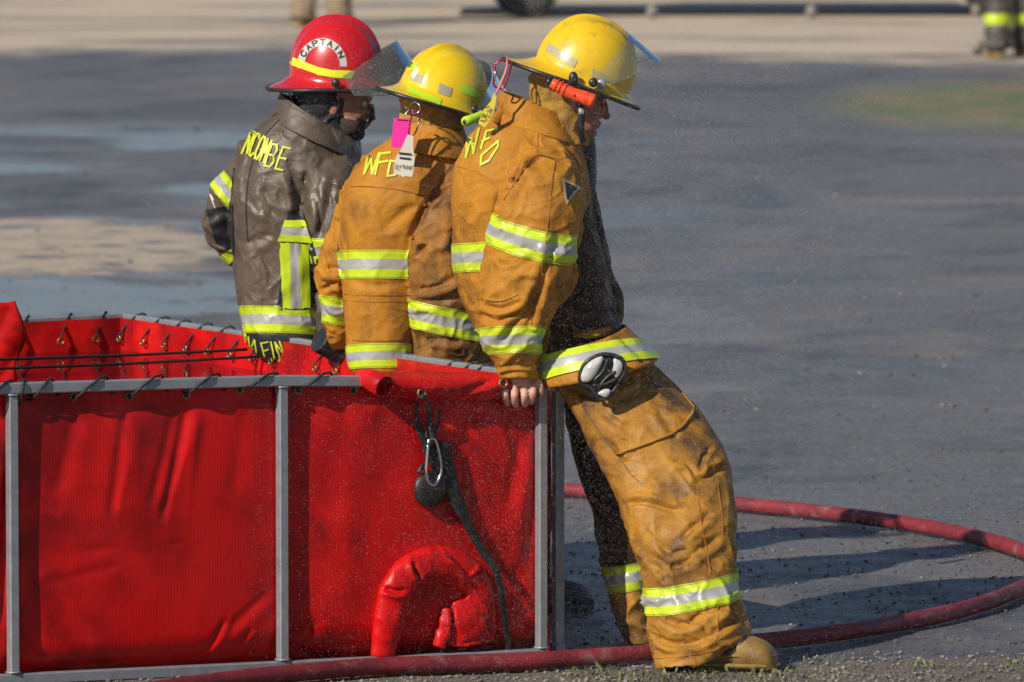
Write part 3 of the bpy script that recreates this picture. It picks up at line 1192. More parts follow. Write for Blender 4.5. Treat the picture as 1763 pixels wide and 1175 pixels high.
wall(at(-SO, 0.02, 0)[:2], at(-SO, SIDE_W, 0)[:2], -U, 'liner_side', seed=3)
wall(at(-SO + 0.02, SIDE_W, 0)[:2], at(s_posts[3], SIDE_W, 0)[:2], -Wd, 'liner_back', seed=9)
wall(at(s_posts[3], 0.02, 0)[:2], at(s_posts[3], SIDE_W, 0)[:2], U, 'liner_side', seed=14)
# water filling the tank
wz = 0.648
nw = 90
wu, wv_ = np.meshgrid(np.linspace(-SO + 0.025, s_posts[3] - 0.02, nw), np.linspace(0.03, SIDE_W - 0.035, nw))
wp = np.array([at(a, b, wz) for a, b in zip(wu.ravel(), wv_.ravel())])
wp[:, 2] += 0.0022 * pnoise(wp * np.array([4.5, 4.5, 1])) + 0.0008 * pnoise(wp * 14)
wf = [(j * nw + i + 1, j * nw + i, (j + 1) * nw + i, (j + 1) * nw + i + 1) for j in range(nw - 1) for i in range(nw - 1)]
M['water'] = mat('reddish_tank_water', (0.085, 0.006, 0.008), (0.06, 0.006, 0.010), scale=2, rough=0.03, spec=0.6, bump=0.15, bscale=14)
mk('water', wp, wf, M['water'], kind='stuff', label='water filling the red tank')

# gather of liner cloth over the near rail, right of the second bay
fl = []
FR = [  # x, ytop, ybottom, bulge
    (624, 642, 664, 0.016), (640, 641, 676, 0.030), (656, 645, 688, 0.036), (680, 650, 694, 0.030), (705, 651, 700, 0.034), (728, 650, 704, 0.036),
    (760, 650, 699, 0.032), (800, 648, 694, 0.028), (830, 643, 690, 0.025), (858, 645, 686, 0.022), (885, 652, 686, 0.018)]
FRc = catmull(np.array(FR, float), 6)
nfx, nfy = len(FRc), 22
fv = []
for i, (x, y0, y1, bl) in enumerate(FRc):
    s = None
    # position on the rail line with this pixel x
    lo, hi = -0.05, 2.0
    for _ in range(30):
        mid = (lo + hi) / 2
        if proj(at(mid, 0, 0.74))[0] > x:
            lo = mid
        else:
            hi = mid
    s = (lo + hi) / 2
    ztop = zt(s) + 0.006
    hgt = (y1 - y0) / 635.0
    for j in range(nfy):
        a = j / (nfy - 1)
        # profile: starts behind the rail, over it, down the front, tucked under
        if a < 0.25:
            q = a / 0.25
            inn, z = 0.035 * (1 - q) + 0.0, ztop - 0.03 * (1 - q) ** 2 + 0.004
        else:
            q = (a - 0.25) / 0.75
            inn = -(TB / 2 + 0.003) * min(1, q * 5) - bl * math.sin(math.pi * min(1, q * 1.08)) * 0.8
            z = ztop + 0.004 - hgt * q
        p = at(s, inn, z)
        fv.append(p)
fv = np.array(fv)
ff = np.array([(i * nfy + j, i * nfy + j + 1, (i + 1) * nfy + j + 1, (i + 1) * nfy + j) for i in range(nfx - 1) for j in range(nfy - 1)])
gat = Surf(fv, ff)
gat.disp(0.004 * fbm(gat.V * 22, 2))
gat.fold([(665, 652), (700, 690), (730, 700)], 0.008, 4)
gat.fold([(860, 650), (790, 680), (735, 698)], 0.010, 5, side=-1)
gat.fold([(880, 672), (800, 688), (735, 700)], 0.007, 4)
go = gat.obj('cloth_fold', M['liner'], tank)
sm = go.modifiers.new('t', 'SOLIDIFY')
sm.thickness = 0.002
# rolled end of the fold
rc = [Wy(618, 646, 19.60), Wy(634, 652, 19.56), Wy(650, 660, 19.53), Wy(662, 667, 19.51)]
V, F, _, _ = tube(rc, [0.014, 0.024, 0.029, 0.028], 24, 4)
F = [f for f in F if len(f) == 4]
rs = Surf(V, np.array(F))
rs.disp(0.003 * pnoise(rs.V * 30))
o = rs.obj('cloth_roll', M['liner'], tank)
sm = o.modifiers.new('t', 'SOLIDIFY')
sm.thickness = 0.0025

# far left corner flap of cloth standing up
fp = [(-60, 523, 20.9), (-20, 520, 20.95), (22, 521, 21.0), (30, 545, 21.02), (36, 575, 21.02), (24, 625, 21.0), (18, 662, 20.98)]
V = []
for (x, y, Y) in fp:
    V += [Wy(x, y, Y), Wy(x - 12 if x < 25 else x - 3, y + 2, Y + 0.25)]
lv = [Wy(x, y, Y) for x, y, Y in fp] + [Wy(-60, 662, 20.9)]
# front panel as grid
gu, gv = 18, 18
gg = []
for j in range(gv + 1):
    y = 521 + (662 - 521) * j / gv
    xr = np.interp(y, [520, 545, 575, 625, 662], [23, 30, 36, 24, 19])
    for i in range(gu + 1):
        x = -70 + (xr + 70) * i / gu
        p = Wy(x, y, 21.0 - 0.03 * math.sin(i / gu * 3) - 0.004 * math.sin(j * 0.5 + i * 0.7))
        gg.append(p)
gfc = [(j * (gu + 1) + i, j * (gu + 1) + i + 1, (j + 1) * (gu + 1) + i + 1, (j + 1) * (gu + 1) + i) for j in range(gv) for i in range(gu)]
o = mk('liner_flap', gg, gfc, M['liner'], tank)
sm = o.modifiers.new('t', 'SOLIDIFY')
sm.thickness = 0.03
sm.offset = -1
sm.use_rim = True


def torus(c, nrm, R, r, seg=20, rs=8):
    n = unit(nrm)
    a = unit(np.cross(n, [0.1, 0.2, 1]))
    b = np.cross(n, a)
    P = [np.array(c) + (a * math.cos(t) + b * math.sin(t)) * R for t in np.linspace(0, 2 * math.pi, seg + 1)]
    V, F, _, _ = tube(P, r, rs, 1)
    return V, F


gm, gd = torus((0, 0, 0), (0, 1, 0), 0.0105, 0.0032)


def hole(c, nrm, R):
    n = unit(nrm)
    a = unit(np.cross(n, [0.1, 0.2, 1]))
    b = np.cross(n, a)
    P = [np.array(c) + (a * math.cos(t) + b * math.sin(t)) * R for t in np.linspace(0, 2 * math.pi, 16, endpoint=False)]
    return np.array(P), [tuple(range(16))]


M['hole'] = mat('shaded_grommet_opening', (0.05, 0.02, 0.03), rough=0.8)
fr = [(127, 683), (222, 683), (320, 680), (412, 671), (512, 672), (608, 672)]
for gxp, gyp in fr:
    p = liner.hit(gxp, gyp, off=0.0015)
    V, F = torus(p, N3, 0.0098, 0.0030)
    mk('grommet', V, F, M['brass'], tank)
    V, F = hole(p + N3 * 0.0006, N3, 0.008)
    mk('grommet_opening', V, F, M['hole'], tank, smooth=False)
p = gat.hit(726, 676, off=0.002)
V, F = torus(p, N3, 0.0115, 0.0038)
mk('grommet', V, F, M['brass'], tank)
V, F = hole(p + N3 * 0.001, N3, 0.009)
mk('grommet_opening', V, F, M['hole'], tank, smooth=False)
p = gat.hit(866, 660, off=0.002)
V, F = torus(p, N3, 0.0115, 0.0038)
mk('grommet', V, F, M['brass'], tank)


def s_at_px(x):
    lo, hi = -0.2, 3.0
    for _ in range(30):
        mid = (lo + hi) / 2
        if proj(at(mid, 0, 0.74))[0] > x:
            lo = mid
        else:
            hi = mid
    return (lo + hi) / 2


# black lacing round the near rail
for x0, y0, x1 in ((-30, 680, 15), (30, 690, 38), (52, 682, 85), (127, 683, 178), (222, 683, 274), (320, 680, 372), (412, 671, 472), (512, 672, 565)):
    s0, s1 = s_at_px(x0), s_at_px(x1)
    g = at(s0, 0.012, zt(s0) - (y0 - 652) / 655.0 * 1.0)
    h_ = TB / 2 + 0.0045
    P = [at(s0, 0.022, g[2] - 0.002), at(s0 - 0.004, -0.004, g[2] + 0.001), at((s0 * 3 + s1) / 4, -h_ - 0.001, zt(s0) - TB + 0.001),
         at((s0 + s1) / 2, -h_, zt(s0) - TB * 0.45), at((s0 + 3 * s1) / 4, -h_ * 0.9, zt(s0) + 0.001), at(s1, 0, zt(s1) + 0.0045), at(s1 - 0.02, h_, zt(s1) + 0.002),
         at(s1 - 0.03, h_, zt(s1) - TB), at(s1 - 0.035, 0.012, zt(s1) - TB - 0.012)]
    V, F, _, _ = tube(P, 0.0036, 8, 4)
    mk('lashing_cord', V, F, M['cord'], tank)

# lacing along the far side / back rims
U3n = U3


def rim_lash(px_, side):
    """side 'w': right side rail at parameter t; 'b': back rail"""
    best = None
    for k in np.linspace(0.05, SIDE_W - 0.02, 500):
        p = at(-SO, k, 0.74) if side == 'w' else at(k, SIDE_W, 0.74)
        x = proj(p)[0]
        if best is None or abs(x - px_) < best[0]:
            best = (abs(x - px_), k)
    k = best[1]
    if side == 'w':
        f = lambda d, z, sl: at(-SO + d, k + sl, z)
    else:
        f = lambda d, z, sl: at(k + sl, SIDE_W - d, z)
    P = [f(0.048, 0.690, 0.0), f(0.036, 0.715, -0.015), f(0.020, 0.742, -0.035), f(0, 0.7605, -0.06), f(-0.018, 0.742, -0.065), f(-0.017, 0.70, -0.06), f(0.0, 0.69, -0.05)]
    V, F, _, _ = tube(P, 0.0034, 8, 3)
    mk('lashing_cord', V, F, M['cord'], tank)
    n = -U3 if side == 'w' else -W3_
    c = f(0.046, 0.683, 0.0)
    V, F = torus(c, n, 0.0095, 0.003)
    mk('grommet', V, F, M['brass'], tank)


for x in (228, 268, 305, 342, 380, 418, 455, 490, 565, 600, 680, 770, 800, 822):
    rim_lash(x, 'w')
for x in (190, 158, 92, 20):
    rim_lash(x, 'b')
# two long black ropes across the tank
for (xa, ya, xb, yb) in ((-60, 621, 425, 602), (-60, 637, 452, 614)):
    P = [Wy(xa, ya, 20.6), Wy((xa + xb) / 2, (ya + yb) / 2 + 2, 21.0), Wy(xb, yb, 21.25)]
    V, F, _, _ = tube(P, 0.0042, 8, 12)
    mk('rope', V, F, M['cord'], cat='rope',
       label='upper black rope stretched over the water in the red tank' if ya == 621 else 'lower black rope stretched over the water, nearer the front rail')

# drain sleeve: horseshoe of folded cloth low on the front
fac = N3 * 1.0


def LW(px_, py_, out):
    p = liner.hit(px_, min(py_, 1075), off=0.0)
    return p + N3 * out - np.array([0, 0, max(0, py_ - 1075) / 640.0])


hs = [(655, 1132, 0.006, 0.034), (664, 1085, 0.008, 0.043), (674, 1030, 0.010, 0.049), (698, 992, 0.012, 0.052), (738, 972, 0.013, 0.052), (780, 978, 0.012, 0.050),
      (812, 1000, 0.010, 0.044), (828, 1036, 0.008, 0.036), (834, 1075, 0.004, 0.030), (838, 1104, 0.002, 0.022)]
sl = tube([LW(a, b, c) for a, b, c, d in hs], [d for a, b, c, d in hs], 20, 4, flat=0.62, flatdir=N3)
bag = tube([LW(795, 1030, 0.004), LW(800, 1065, 0.010), LW(802, 1108, 0.008)], [0.040, 0.060, 0.056], 20, 4, flat=0.4, flatdir=N3)
fl2 = tube([LW(765, 1045, 0.006), LW(762, 1080, 0.008), LW(752, 1115, 0.006)], [0.012, 0.022, 0.020], 12, 4)
V, F = remesh([sl, bag, fl2], 0.004, 6)
ds = Surf(V, F)
ds.lump(0.003, 14, 3)
ds.wrinkle(0.0025, 12, axis=(1, 0, 0.3), squash=1.6, seed=3)
ds.fold([(712, 965), (718, 985), (725, 1000)], 0.012, 4)
ds.fold([(775, 955), (795, 975), (812, 998)], 0.012, 4)
ds.fold([(660, 1013), (680, 1018), (702, 1017)], 0.012, 4)
ds.fold([(842, 960), (825, 985), (812, 998)], 0.010, 3)
ds.fold([(835, 1060), (842, 1085), (848, 1095)], 0.008, 3)
ds.fold([(795, 1110), (820, 1104), (842, 1100)], 0.008, 3)
ds.fold([(778, 1040), (780, 1080), (778, 1115)], 0.008, 3)
ds.obj('drain_sleeve', M['liner'], tank)

# round black cap behind the side frame
V, F = ellipsoid(at(-0.075, 0.10, 0.375), (0.04, 0.03, 0.055))
mk('side_valve', V, F, M['rubber'], tank)

# hanging strap with carabiner and black cap on the front
st = thing('tie_down_strap', 'black webbing strap with steel clip and round black cap on the tank front', 'strap', tuple(at(0.25, -0.05, 0)))


def FP(px_, py_, out):
    return LW(px_, py_, out)


V, F, _, _ = tube([FP(752, 762, 0.022), FP(768, 830, 0.02), FP(795, 890, 0.018), FP(822, 945, 0.02), FP(846, 985, 0.03), FP(856, 1040, 0.03), FP(866, 1085, 0.018), FP(872, 1128, 0.014)],
                  [0.026, 0.024, 0.016, 0.012, 0.010, 0.009, 0.009, 0.009], 10, 5, flat=0.18, flatdir=N3)
mk('webbing', V, F, M['blackcloth'], st)
V, F, _, _ = tube([FP(703, 690, 0.045), FP(708, 725, 0.03), FP(722, 755, 0.025), FP(740, 790, 0.024), FP(758, 812, 0.022)], [0.007, 0.008, 0.014, 0.02, 0.022], 10, 5, flat=0.2, flatdir=N3)
mk('webbing', V, F, M['blackcloth'], st)
V, F, _, _ = tube([FP(748, 705, 0.03), FP(745, 735, 0.02), FP(735, 752, 0.02), FP(742, 770, 0.02)], [0.004, 0.006, 0.006, 0.007], 8, 4)
mk('cord_loop', V, F, M['cord'], st)
pk = [gat.hit(726, 676, off=0.006), FP(727, 690, 0.05)]
V, F, _, _ = tube([pk[0], FP(726, 700, 0.045), FP(728, 725, 0.03), FP(733, 742, 0.028), FP(729, 765, 0.028)], [0.0045, 0.0055, 0.007, 0.009, 0.008], 8, 5)
mk('cord_loop', V, F, M['cord'], st)
for k, (x, y) in enumerate(((733, 735), (728, 748), (736, 755), (731, 765))):
    V, F = torus(FP(x, y, 0.030), unit([0.6, -0.5, 0.5 - k * 0.3]), 0.009, 0.0045)
    mk('knot', V, F, M['cord'], st)
V, F, _, _ = tube([FP(726, 762, 0.034), FP(723, 790, 0.036), FP(722, 815, 0.036), FP(727, 830, 0.036), FP(738, 833, 0.034), FP(748, 812, 0.034), FP(746, 785, 0.034), FP(738, 757, 0.034), FP(729, 755, 0.034),
                   FP(726, 762, 0.034)], 0.0042, 10, 5)
mk('carabiner', V, F, M['chrome'], st)
c = FP(735, 842, 0.016)
rot = np.column_stack([U3, N3, (0, 0, 1)])
V, F = ellipsoid(c, (0.050, 0.020, 0.050), rot, 32, 14)
cap = mk('round_cap', V, F, M['rubber'], st)
V, F = torus(c + N3 * 0.010, N3, 0.036, 0.0028, 32)
mk('cap_rim', V, F, M['rubber'], cap)
V, F, _, _ = tube([FP(713, 815, 0.02), FP(722, 800, 0.02), FP(728, 812, 0.02)], 0.006, 8, 4)
mk('cap_loop', V, F, M['rubber'], cap)

# ------------------------------------------------------------------ FIRE HOSE
near = [(-60, 1262), (120, 1228), (330, 1194), (420, 1180), (520, 1168), (640, 1155), (760, 1148), (900, 1140), (1010, 1132), (1120, 1124), (1220, 1113), (1330, 1103), (1440, 1090), (1540, 1074), (1640, 1054), (1720, 1030), (1790, 998)]
far_ = [(1812, 985), (1800, 968), (1763, 950), (1700, 930), (1600, 908), (1500, 893), (1400, 881), (1290, 870), (1100, 853), (945, 842), (700, 830), (450, 822), (200, 818)]
P = [G(x, y, 0.024) for x, y in near + far_]
P = [np.array([p[0], p[1], 0.024 + gz(p[0], p[1])]) for p in P]
hv = tube(P, 0.0235, 20, 6)
hs_ = Surf(hv[0], np.array([f if len(f) == 4 else (f[0], f[1], f[2], f[2]) for f in hv[1]]))
mk('fire_hose', hv[0], hv[1], M['hose'], cat='hose', label='faded red fire hose looping on the wet ground in front of and behind the tank')

# ------------------------------------------------------------------ HELMET builder


def frame(heading, pitch, roll):
    """columns forward, left, up in world; heading 0 = facing right, 90 = away; pitch>0 looks down"""
    h, p, r = map(math.radians, (heading, pitch, roll))
    R = Matrix.Rotation(h, 3, 'Z') @ Matrix.Rotation(p, 3, 'Y') @ Matrix.Rotation(r, 3, 'X')
    return np.array(R)


def helmet(parent, c, R, mname, Lx=0.142, Ly=0.118, Hh=0.165, back=0.062, side=0.020, front=0.035, crest=0.010, visor='visor', vang=0.0, vis=True, k=1.0, vx=1.06, vl=0.115):
    seg = 96
    th = np.linspace(0, 2 * math.pi, seg, endpoint=False)
    cs, sn = np.cos(th), np.sin(th)
    rings = []

    def local(x, y, z):
        return np.stack([x, y, z], 1)
    for a in np.linspace(0.5, 0.0, 26):
        ph_ = math.pi * a
        q = math.cos(ph_) ** 0.82 if a < 0.5 else 0.0
        zz_ = math.sin(ph_)
        x, y = Lx * q * cs, Ly * q * sn
        z = np.full(seg, Hh * zz_)
        ridge = crest * np.exp(-(y / 0.011) ** 2) * (zz_ ** 0.5) * np.clip(1.0 - 0.0 * x, 0, 1)
        ridge2 = 0.35 * crest * np.exp(-((np.abs(y) - 0.045) / 0.008) ** 2) * zz_
        nrm = np.stack([x / Lx ** 2, y / Ly ** 2, z / Hh ** 2], 1)
        nrm /= np.linalg.norm(nrm, axis=1)[:, None] + 1e-9
        rings.append(local(x, y, z) + nrm * (ridge + ridge2)[:, None])
    cb = np.clip(-cs, 0, 1) ** 1.5
    cf = np.clip(cs, 0, 1) ** 2
    wdt = side + back * cb + front * cf
    drop = 0.012 + 0.014 * cb + 0.0 * cf
    brim_base = rings[-1]
    for t in (0.12, 0.3, 0.55, 0.8, 1.0):
        r = np.sqrt(cs ** 2 + sn ** 2)
        x = (Lx + wdt * t) * cs
        y = (Ly + wdt * t) * sn
        z = -0.012 * min(1, t * 3) - drop * t ** 1.2
        rings.append(local(x, y, z))
    outer = rings[-1].copy()
    for t in (1.0, 0.6, 0.1, -0.08):
        x = (Lx + wdt * t) * cs
        y = (Ly + wdt * t) * sn
        z = -0.012 * min(1, max(0, t) * 3) - drop * max(0, t) ** 1.2 - 0.004
        rings.append(local(x, y, z))
    # inner dark shell
    for a in (0.1, 0.25, 0.4, 0.49):
        ph_ = math.pi * a
        q = math.cos(ph_) * 0.93
        rings.append(local(Lx * q * cs, Ly * q * sn, np.full(seg, (Hh - 0.01) * math.sin(ph_))))
    V = np.vstack(rings) * k
    kR = len(rings)
    F = []
    for i in range(kR - 1):
        for j in range(seg):
            a, b = i * seg + j, i * seg + (j + 1) % seg
            F.append((a, a + seg, b + seg, b))
    Rw = np.asarray(R)
    c = np.asarray(c, float)
    Vw = V @ Rw.T + c
    hs = Surf(Vw, np.array(F))
    ho = mk('helmet', hs.V, hs.F, M[mname], parent)
    # rubber edging
    E = (np.vstack([outer, outer[:1]]) + np.array([0, 0, -0.002])) * k
    V, F, _, _ = tube(E @ Rw.T + c, 0.0062 * k, 8, 1)
    mk('brim_edging', V, F, M['rubber'], ho)
    # visor: curved sheet hinged at the temples, pushed up
    if vis:
        nu, nv = 40, 10
        V = []
        va = math.radians(vang)
        for j in range(nv + 1):
            t = j / nv
            for i in range(nu + 1):
                a = math.radians(-84 + 168 * i / nu)
                rr = 1.10 + 0.05 * t
                x = Lx * rr * math.cos(a) * vx + 0.012
                y = Ly * rr * math.sin(a) * 1.08
                z = -0.005 - (vl * t) * (0.25 + 0.75 * math.cos(a) ** 0.8 if math.cos(a) > 0 else 0.25)
                # rotate up about y axis through the hinges
                xx, zz2 = x - 0.0, z
                x2 = xx * math.cos(va) - zz2 * math.sin(va)
                z2 = xx * math.sin(va) + zz2 * math.cos(va)
                V.append((x2, y, z2))
        V = np.array(V) * k
        F = [(j * (nu + 1) + i, j * (nu + 1) + i + 1, (j + 1) * (nu + 1) + i + 1, (j + 1) * (nu + 1) + i) for j in range(nv) for i in range(nu)]
        vo = mk('visor', V @ Rw.T + c, F, M[visor], ho)
        E = V.reshape(nv + 1, nu + 1, 3)[-1]
        Vt, Ft, _, _ = tube(E @ Rw.T + c, 0.0016, 6, 1)
        mk('visor_edge', Vt, Ft, M[visor], ho)
    for sy in (-1, 1):
        p = np.array([0.012, sy * (Ly * 1.19 + 0.004), -0.004]) * k
        V, F = ellipsoid(p @ Rw.T + c, (0.013, 0.009, 0.013), Rw, 16, 8)
        mk('visor_knob', V, F, M['rubber'], ho)
    return ho, hs


# ------------------------------------------------------------------ HEAD builder (forward x, left y, up z), origin = ear level centre


def head_parts():
    E = []

    def e(c, r, rot=None):
        E.append(ellipsoid(c, r, rot, 24, 16))
    e((-0.005, 0, 0.045), (0.098, 0.078, 0.085))
    e((0.030, 0, -0.010), (0.062, 0.066, 0.080))
    e((0.045, 0, -0.055), (0.042, 0.046, 0.040))
    e((0.068, 0, -0.083), (0.022, 0.026, 0.020))
    e((0.078, 0, 0.025), (0.018, 0.050, 0.014))
    for s in (-1, 1):
        e((0.066, s * 0.036, -0.018), (0.024, 0.022, 0.022))
        e((0.083, s * 0.013, -0.033), (0.011, 0.009, 0.008))
        e((-0.004, s * 0.079, -0.008), (0.018, 0.007, 0.031))
        e((0.000, s * 0.076, -0.028), (0.010, 0.007, 0.012))
        e((0.040, s * 0.050, -0.058), (0.035, 0.016, 0.030))
    ny = Matrix.Rotation(math.radians(-28), 3, 'Y')
    e((0.094, 0, -0.012), (0.011, 0.0095, 0.032), np.array(Matrix.Rotation(math.radians(-24), 3, 'Y')))
    e((0.103, 0, -0.030), (0.013, 0.012, 0.010))
    e((0.086, 0, -0.053), (0.010, 0.022, 0.0055))
    e((0.083, 0, -0.063), (0.010, 0.019, 0.0060))
    n = tube([(-0.025, 0, -0.01), (-0.03, 0, -0.08), (-0.045, 0, -0.16)], [0.055, 0.056, 0.062], 20, 3)
    E.append(n)
    return E


_hv, _hf = remesh(head_parts(), 0.0032, 4)


def head(c, R, k=1.0):
    return (_hv * k) @ np.asarray(R).T + np.asarray(c), _hf


def body_mesh(parent, hc, R, skin, core=(), name='body', vox=0.0034, skin_b=None, wy=None):
    """head, neck, trunk, arms (and hands) grown together as one skin"""
    hv_, hf_ = head(hc, R)
    hsurf = Surf(hv_, hf_)
    parts = [((q[0] @ np.asarray(R).T + np.asarray(hc)), q[1]) for q in head_parts()] + list(core)
    V, F = remesh(parts, vox, 3)
    mats = [M[skin]]
    mi = None
    if skin_b:
        mats.append(M[skin_b])
        mi = (V[:, 2][F].mean(1) < wy).astype(int)
    o = mk(name, V, F, mats, parent, midx=mi)
    # eyes
    for s in (-1, 1):
        p = np.array([0.072, s * 0.030, 0.006]) @ np.asarray(R).T + np.asarray(hc)
        V, F = ellipsoid(p, (0.0125, 0.0125, 0.0125), None, 14, 8)
        eo = mk('eye', V, F, M['eye'], o)
        p2 = np.array([0.0815, s * 0.030, 0.005]) @ np.asarray(R).T + np.asarray(hc)
        V, F = ellipsoid(p2, (0.0045, 0.0045, 0.0045), None, 10, 6)
        mk('iris', V, F, M['ink'], o)
        a = [np.array([0.083, s * y, z]) @ np.asarray(R).T + np.asarray(hc) for y, z in ((0.016, 0.022), (0.030, 0.027), (0.045, 0.021))]
        V, F, _, _ = tube(a, [0.003, 0.0042, 0.002], 8, 3)
        mk('eyebrow', V, F, M['hair'], o)
    return o, hsurf


# ================================================================== MAN 3 : leaning on the corner
Y3 = 20.
m3 = thing('person', 'firefighter leaning on the tank corner in orange coat and trousers, bare hand on the rail', 'person', tuple(G(1230, 1150)))
tor = loft([(900, 168, 975, 196, Y3, 42), (872, 186, 992, 218, Y3, 62), (822, 220, 1003, 262, Y3, 100), (790, 270, 1012, 300, Y3, 122), (777, 330, 1020, 338, Y3, 128),
            (778, 400, 1030, 400, Y3, 124), (784, 470, 1044, 462, Y3, 118), (800, 535, 1058, 520, Y3, 112), (836, 592, 1072, 562, Y3, 112), (885, 640, 1095, 590, Y3, 116),
            (920, 662, 1122, 606, Y3, 118)], 4, 48, 2.3)
armR = loft([(905, 245, 975, 262, 19.88, 50), (880, 285, 1002, 305, 19.83, 62), (862, 340, 1008, 352, 19.79, 66), (846, 395, 994, 425, 19.77, 64), (832, 455, 975, 490, 19.76, 60),
             (822, 520, 950, 545, 19.77, 58), (828, 580, 928, 598, 19.78, 50), (846, 618, 925, 630, 19.785, 43), (858, 645, 928, 652, 19.79, 38)], 4, 36)
armL = loft([(950, 262, 1010, 270, 20.15, 45), (965, 320, 1022, 320, 20.2, 50), (975, 380, 1040, 385, 20.23, 50), (975, 450, 1052, 455, 20.24, 48), (985, 505, 1068, 510, 20.23, 46),
             (1000, 545, 1070, 550, 20.21, 38), (1020, 575, 1066, 575, 20.2, 25)], 4, 30)
jk3 = Surf(*remesh([tor, armR, armL], 0.0048, 5), lofts=[(tor[2], tor[3]), (armR[2], armR[3]), (armL[2], armL[3])])
l3 = jk3.lab
jk3.lump(0.010, 5.5, 2)
jk3.wrinkle(0.011, 6.0, axis=(0.3, 0, 1), squash=1.5, seed=1, mask=np.where(l3 == 1, 1.0, 0.45))
jk3.wrinkle(0.005, 14.0, axis=(-0.3, 0, 1), squash=1.8, seed=5, mask=np.where(l3 == 1, 1.0, 0.5))
jk3.fold([(895, 262), (885, 300), (862, 345), (850, 385)], 0.018, 6, side=-1)
jk3.fold([(938, 268), (905, 290), (885, 320)], 0.010, 5)
jk3.fold([(822, 540), (860, 552), (905, 530), (922, 505)], 0.014, 5, side=-1)
jk3.fold([(828, 525), (870, 532), (915, 510)], 0.007, 4, side=-1)
jk3.fold([(925, 480), (912, 530), (880, 565), (862, 590)], 0.013, 6)
jk3.fold([(930, 455), (925, 520), (905, 570)], 0.008, 5, side=-1)
jk3.fold([(845, 440), (880, 430), (915, 428)], 0.006, 5)
jk3.fold([(960, 400), (940, 470), (925, 520)], 0.010, 7)
jk3.fold([(985, 450), (955, 500), (935, 570), (930, 610)], 0.010, 6)
jk3.fold([(790, 490), (800, 510), (815, 535)], 0.008, 5)
jk3.fold([(980, 500), (1020, 530), (1060, 540)], 0.010, 7)
jk3.fold([(960, 560), (1000, 585), (1050, 580)], 0.010, 7)
jk3.fold([(845, 640), (880, 630), (925, 632)], 0.008, 4)
jk3.fold([(848, 650), (885, 642), (925, 643)], 0.006, 3)
jk3.fold([(955, 225), (985, 262), (1000, 300)], 0.008, 5)
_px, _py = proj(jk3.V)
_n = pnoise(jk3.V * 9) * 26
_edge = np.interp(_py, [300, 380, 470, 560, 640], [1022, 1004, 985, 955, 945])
_soak_shade = ((l3 == 0) & (_px + _n > _edge) & (_py > 290)) | (l3 == 2)  # coat front and far arm: shade painted in on top of the soaking
jk = jk3.obj('jacket', [M['orange'], M['orange_soaked_shade']], m3, midx=(_soak_shade[jk3.F].mean(1) > 0.5).astype(int))
band(jk3, (840, 392), (990, 428), 52, jk, sag=10, lab=1, refY=19.77, b=0.1)
band(jk3, (822, 590), (930, 588), 46, jk, sag=-4, lab=1, refY=19.79, b=0.1)
band(jk3, (783, 446), (1050, 440), 50, jk, sag=-3, lab=[0], refY=Y3, b=0.2, xr=(-0.3, 0.70))
# hem skirt of the coat with its wide trim
hemr = loft([(915, 612, 1078, 560, 19.96, 118), (913, 636, 1102, 586, 19.95, 134), (921, 664, 1134, 616, 19.94, 146)], 6, 60, 2.3)
hf = [f for f in hemr[1] if len(f) == 4]
hem = Surf(hemr[0], np.array(hf))
hem.disp(0.010 * pnoise(hem.V * 7) + 0.004 * pnoise(hem.V * 20))
if hem.N[np.argmin(hem.V[:, 1]), 1] > 0:
    hem.F = hem.F[:, ::-1].copy()
    hem.norm()
hem.fold([(1060, 575), (1085, 600), (1112, 625)], 0.012, 5)
ho_ = hem.obj('coat_hem', [M['orange']], m3)
sm = ho_.modifiers.new('t', 'SOLIDIFY')
sm.thickness = 0.004
band(hem, (918, 644), (1130, 600), 42, ho_, sag=-10, refY=19.95, b=0.2, off=0.005, stripes=((-1, -0.42, 'lime'), (-0.42, 0.30, 'silver'), (0.30, 1, 'lime')))
strokes(jk3, [[(806.5, 229), (803.5, 272), (813, 240), (816.5, 265), (826, 223)],
              [(829, 257), (839, 227), (856, 224)], [(831.5, 244), (843, 239)],
              [(829, 284), (830, 269), (858, 244), (858, 253), (842, 277), (829, 284)]], 3.7, 'letter', jk)
# arm triangle badge
V = []
tri = np.array([(967, 308), (997, 324), (974, 352)], float)
tv = [jk3.hit(*p, off=0.004) for p in tri]
patch(jk3, [(966, 307), (998, 323), (974, 353), (973.5, 352.5)], M['dullpatch'], jk, 'badge_border', off=0.003)
patch(jk3, [(970, 313), (992, 324), (975, 345), (974.5, 344.5)], M['ink'], jk, 'badge', off=0.005)
# seams
seam(jk3, [(925, 204), (926, 240), (925, 270)], 'orange_dirty', jk)
seam(jk3, [(957, 278), (950, 320), (945, 370), (936, 440), (925, 500), (915, 560)], 'orange_dirty', jk)
seam(jk3, [(868, 345), (905, 285), (925, 268), (955, 275)], 'orange_dirty', jk, r=0.0022)
seam(jk3, [(845, 424), (885, 424), (925, 433), (975, 455)], 'orange_dirty', jk)
seam(jk3, [(822, 515), (860, 520), (893, 508)], 'orange_dirty', jk)
seam(jk3, [(780, 285), (830, 300), (862, 330)], 'orange_dirty', jk, r=0.0012)
# pocket flap on the front of the coat
fpts = [(986, 578), (1046, 560), (1040, 582), (1020, 592), (990, 590)]
bs = np.array([jk3.hit(*p, off=0.02) for p in fpts])
ctr = bs.mean(0)
V = list(bs) + [ctr + np.array([0, -0.01, 0])]
o = mk('pocket_flap', V, [(i, (i + 1) % 5, 5) for i in range(5)], M['orange'], jk)
sm = o.modifiers.new('t', 'SOLIDIFY')
sm.thickness = 0.005
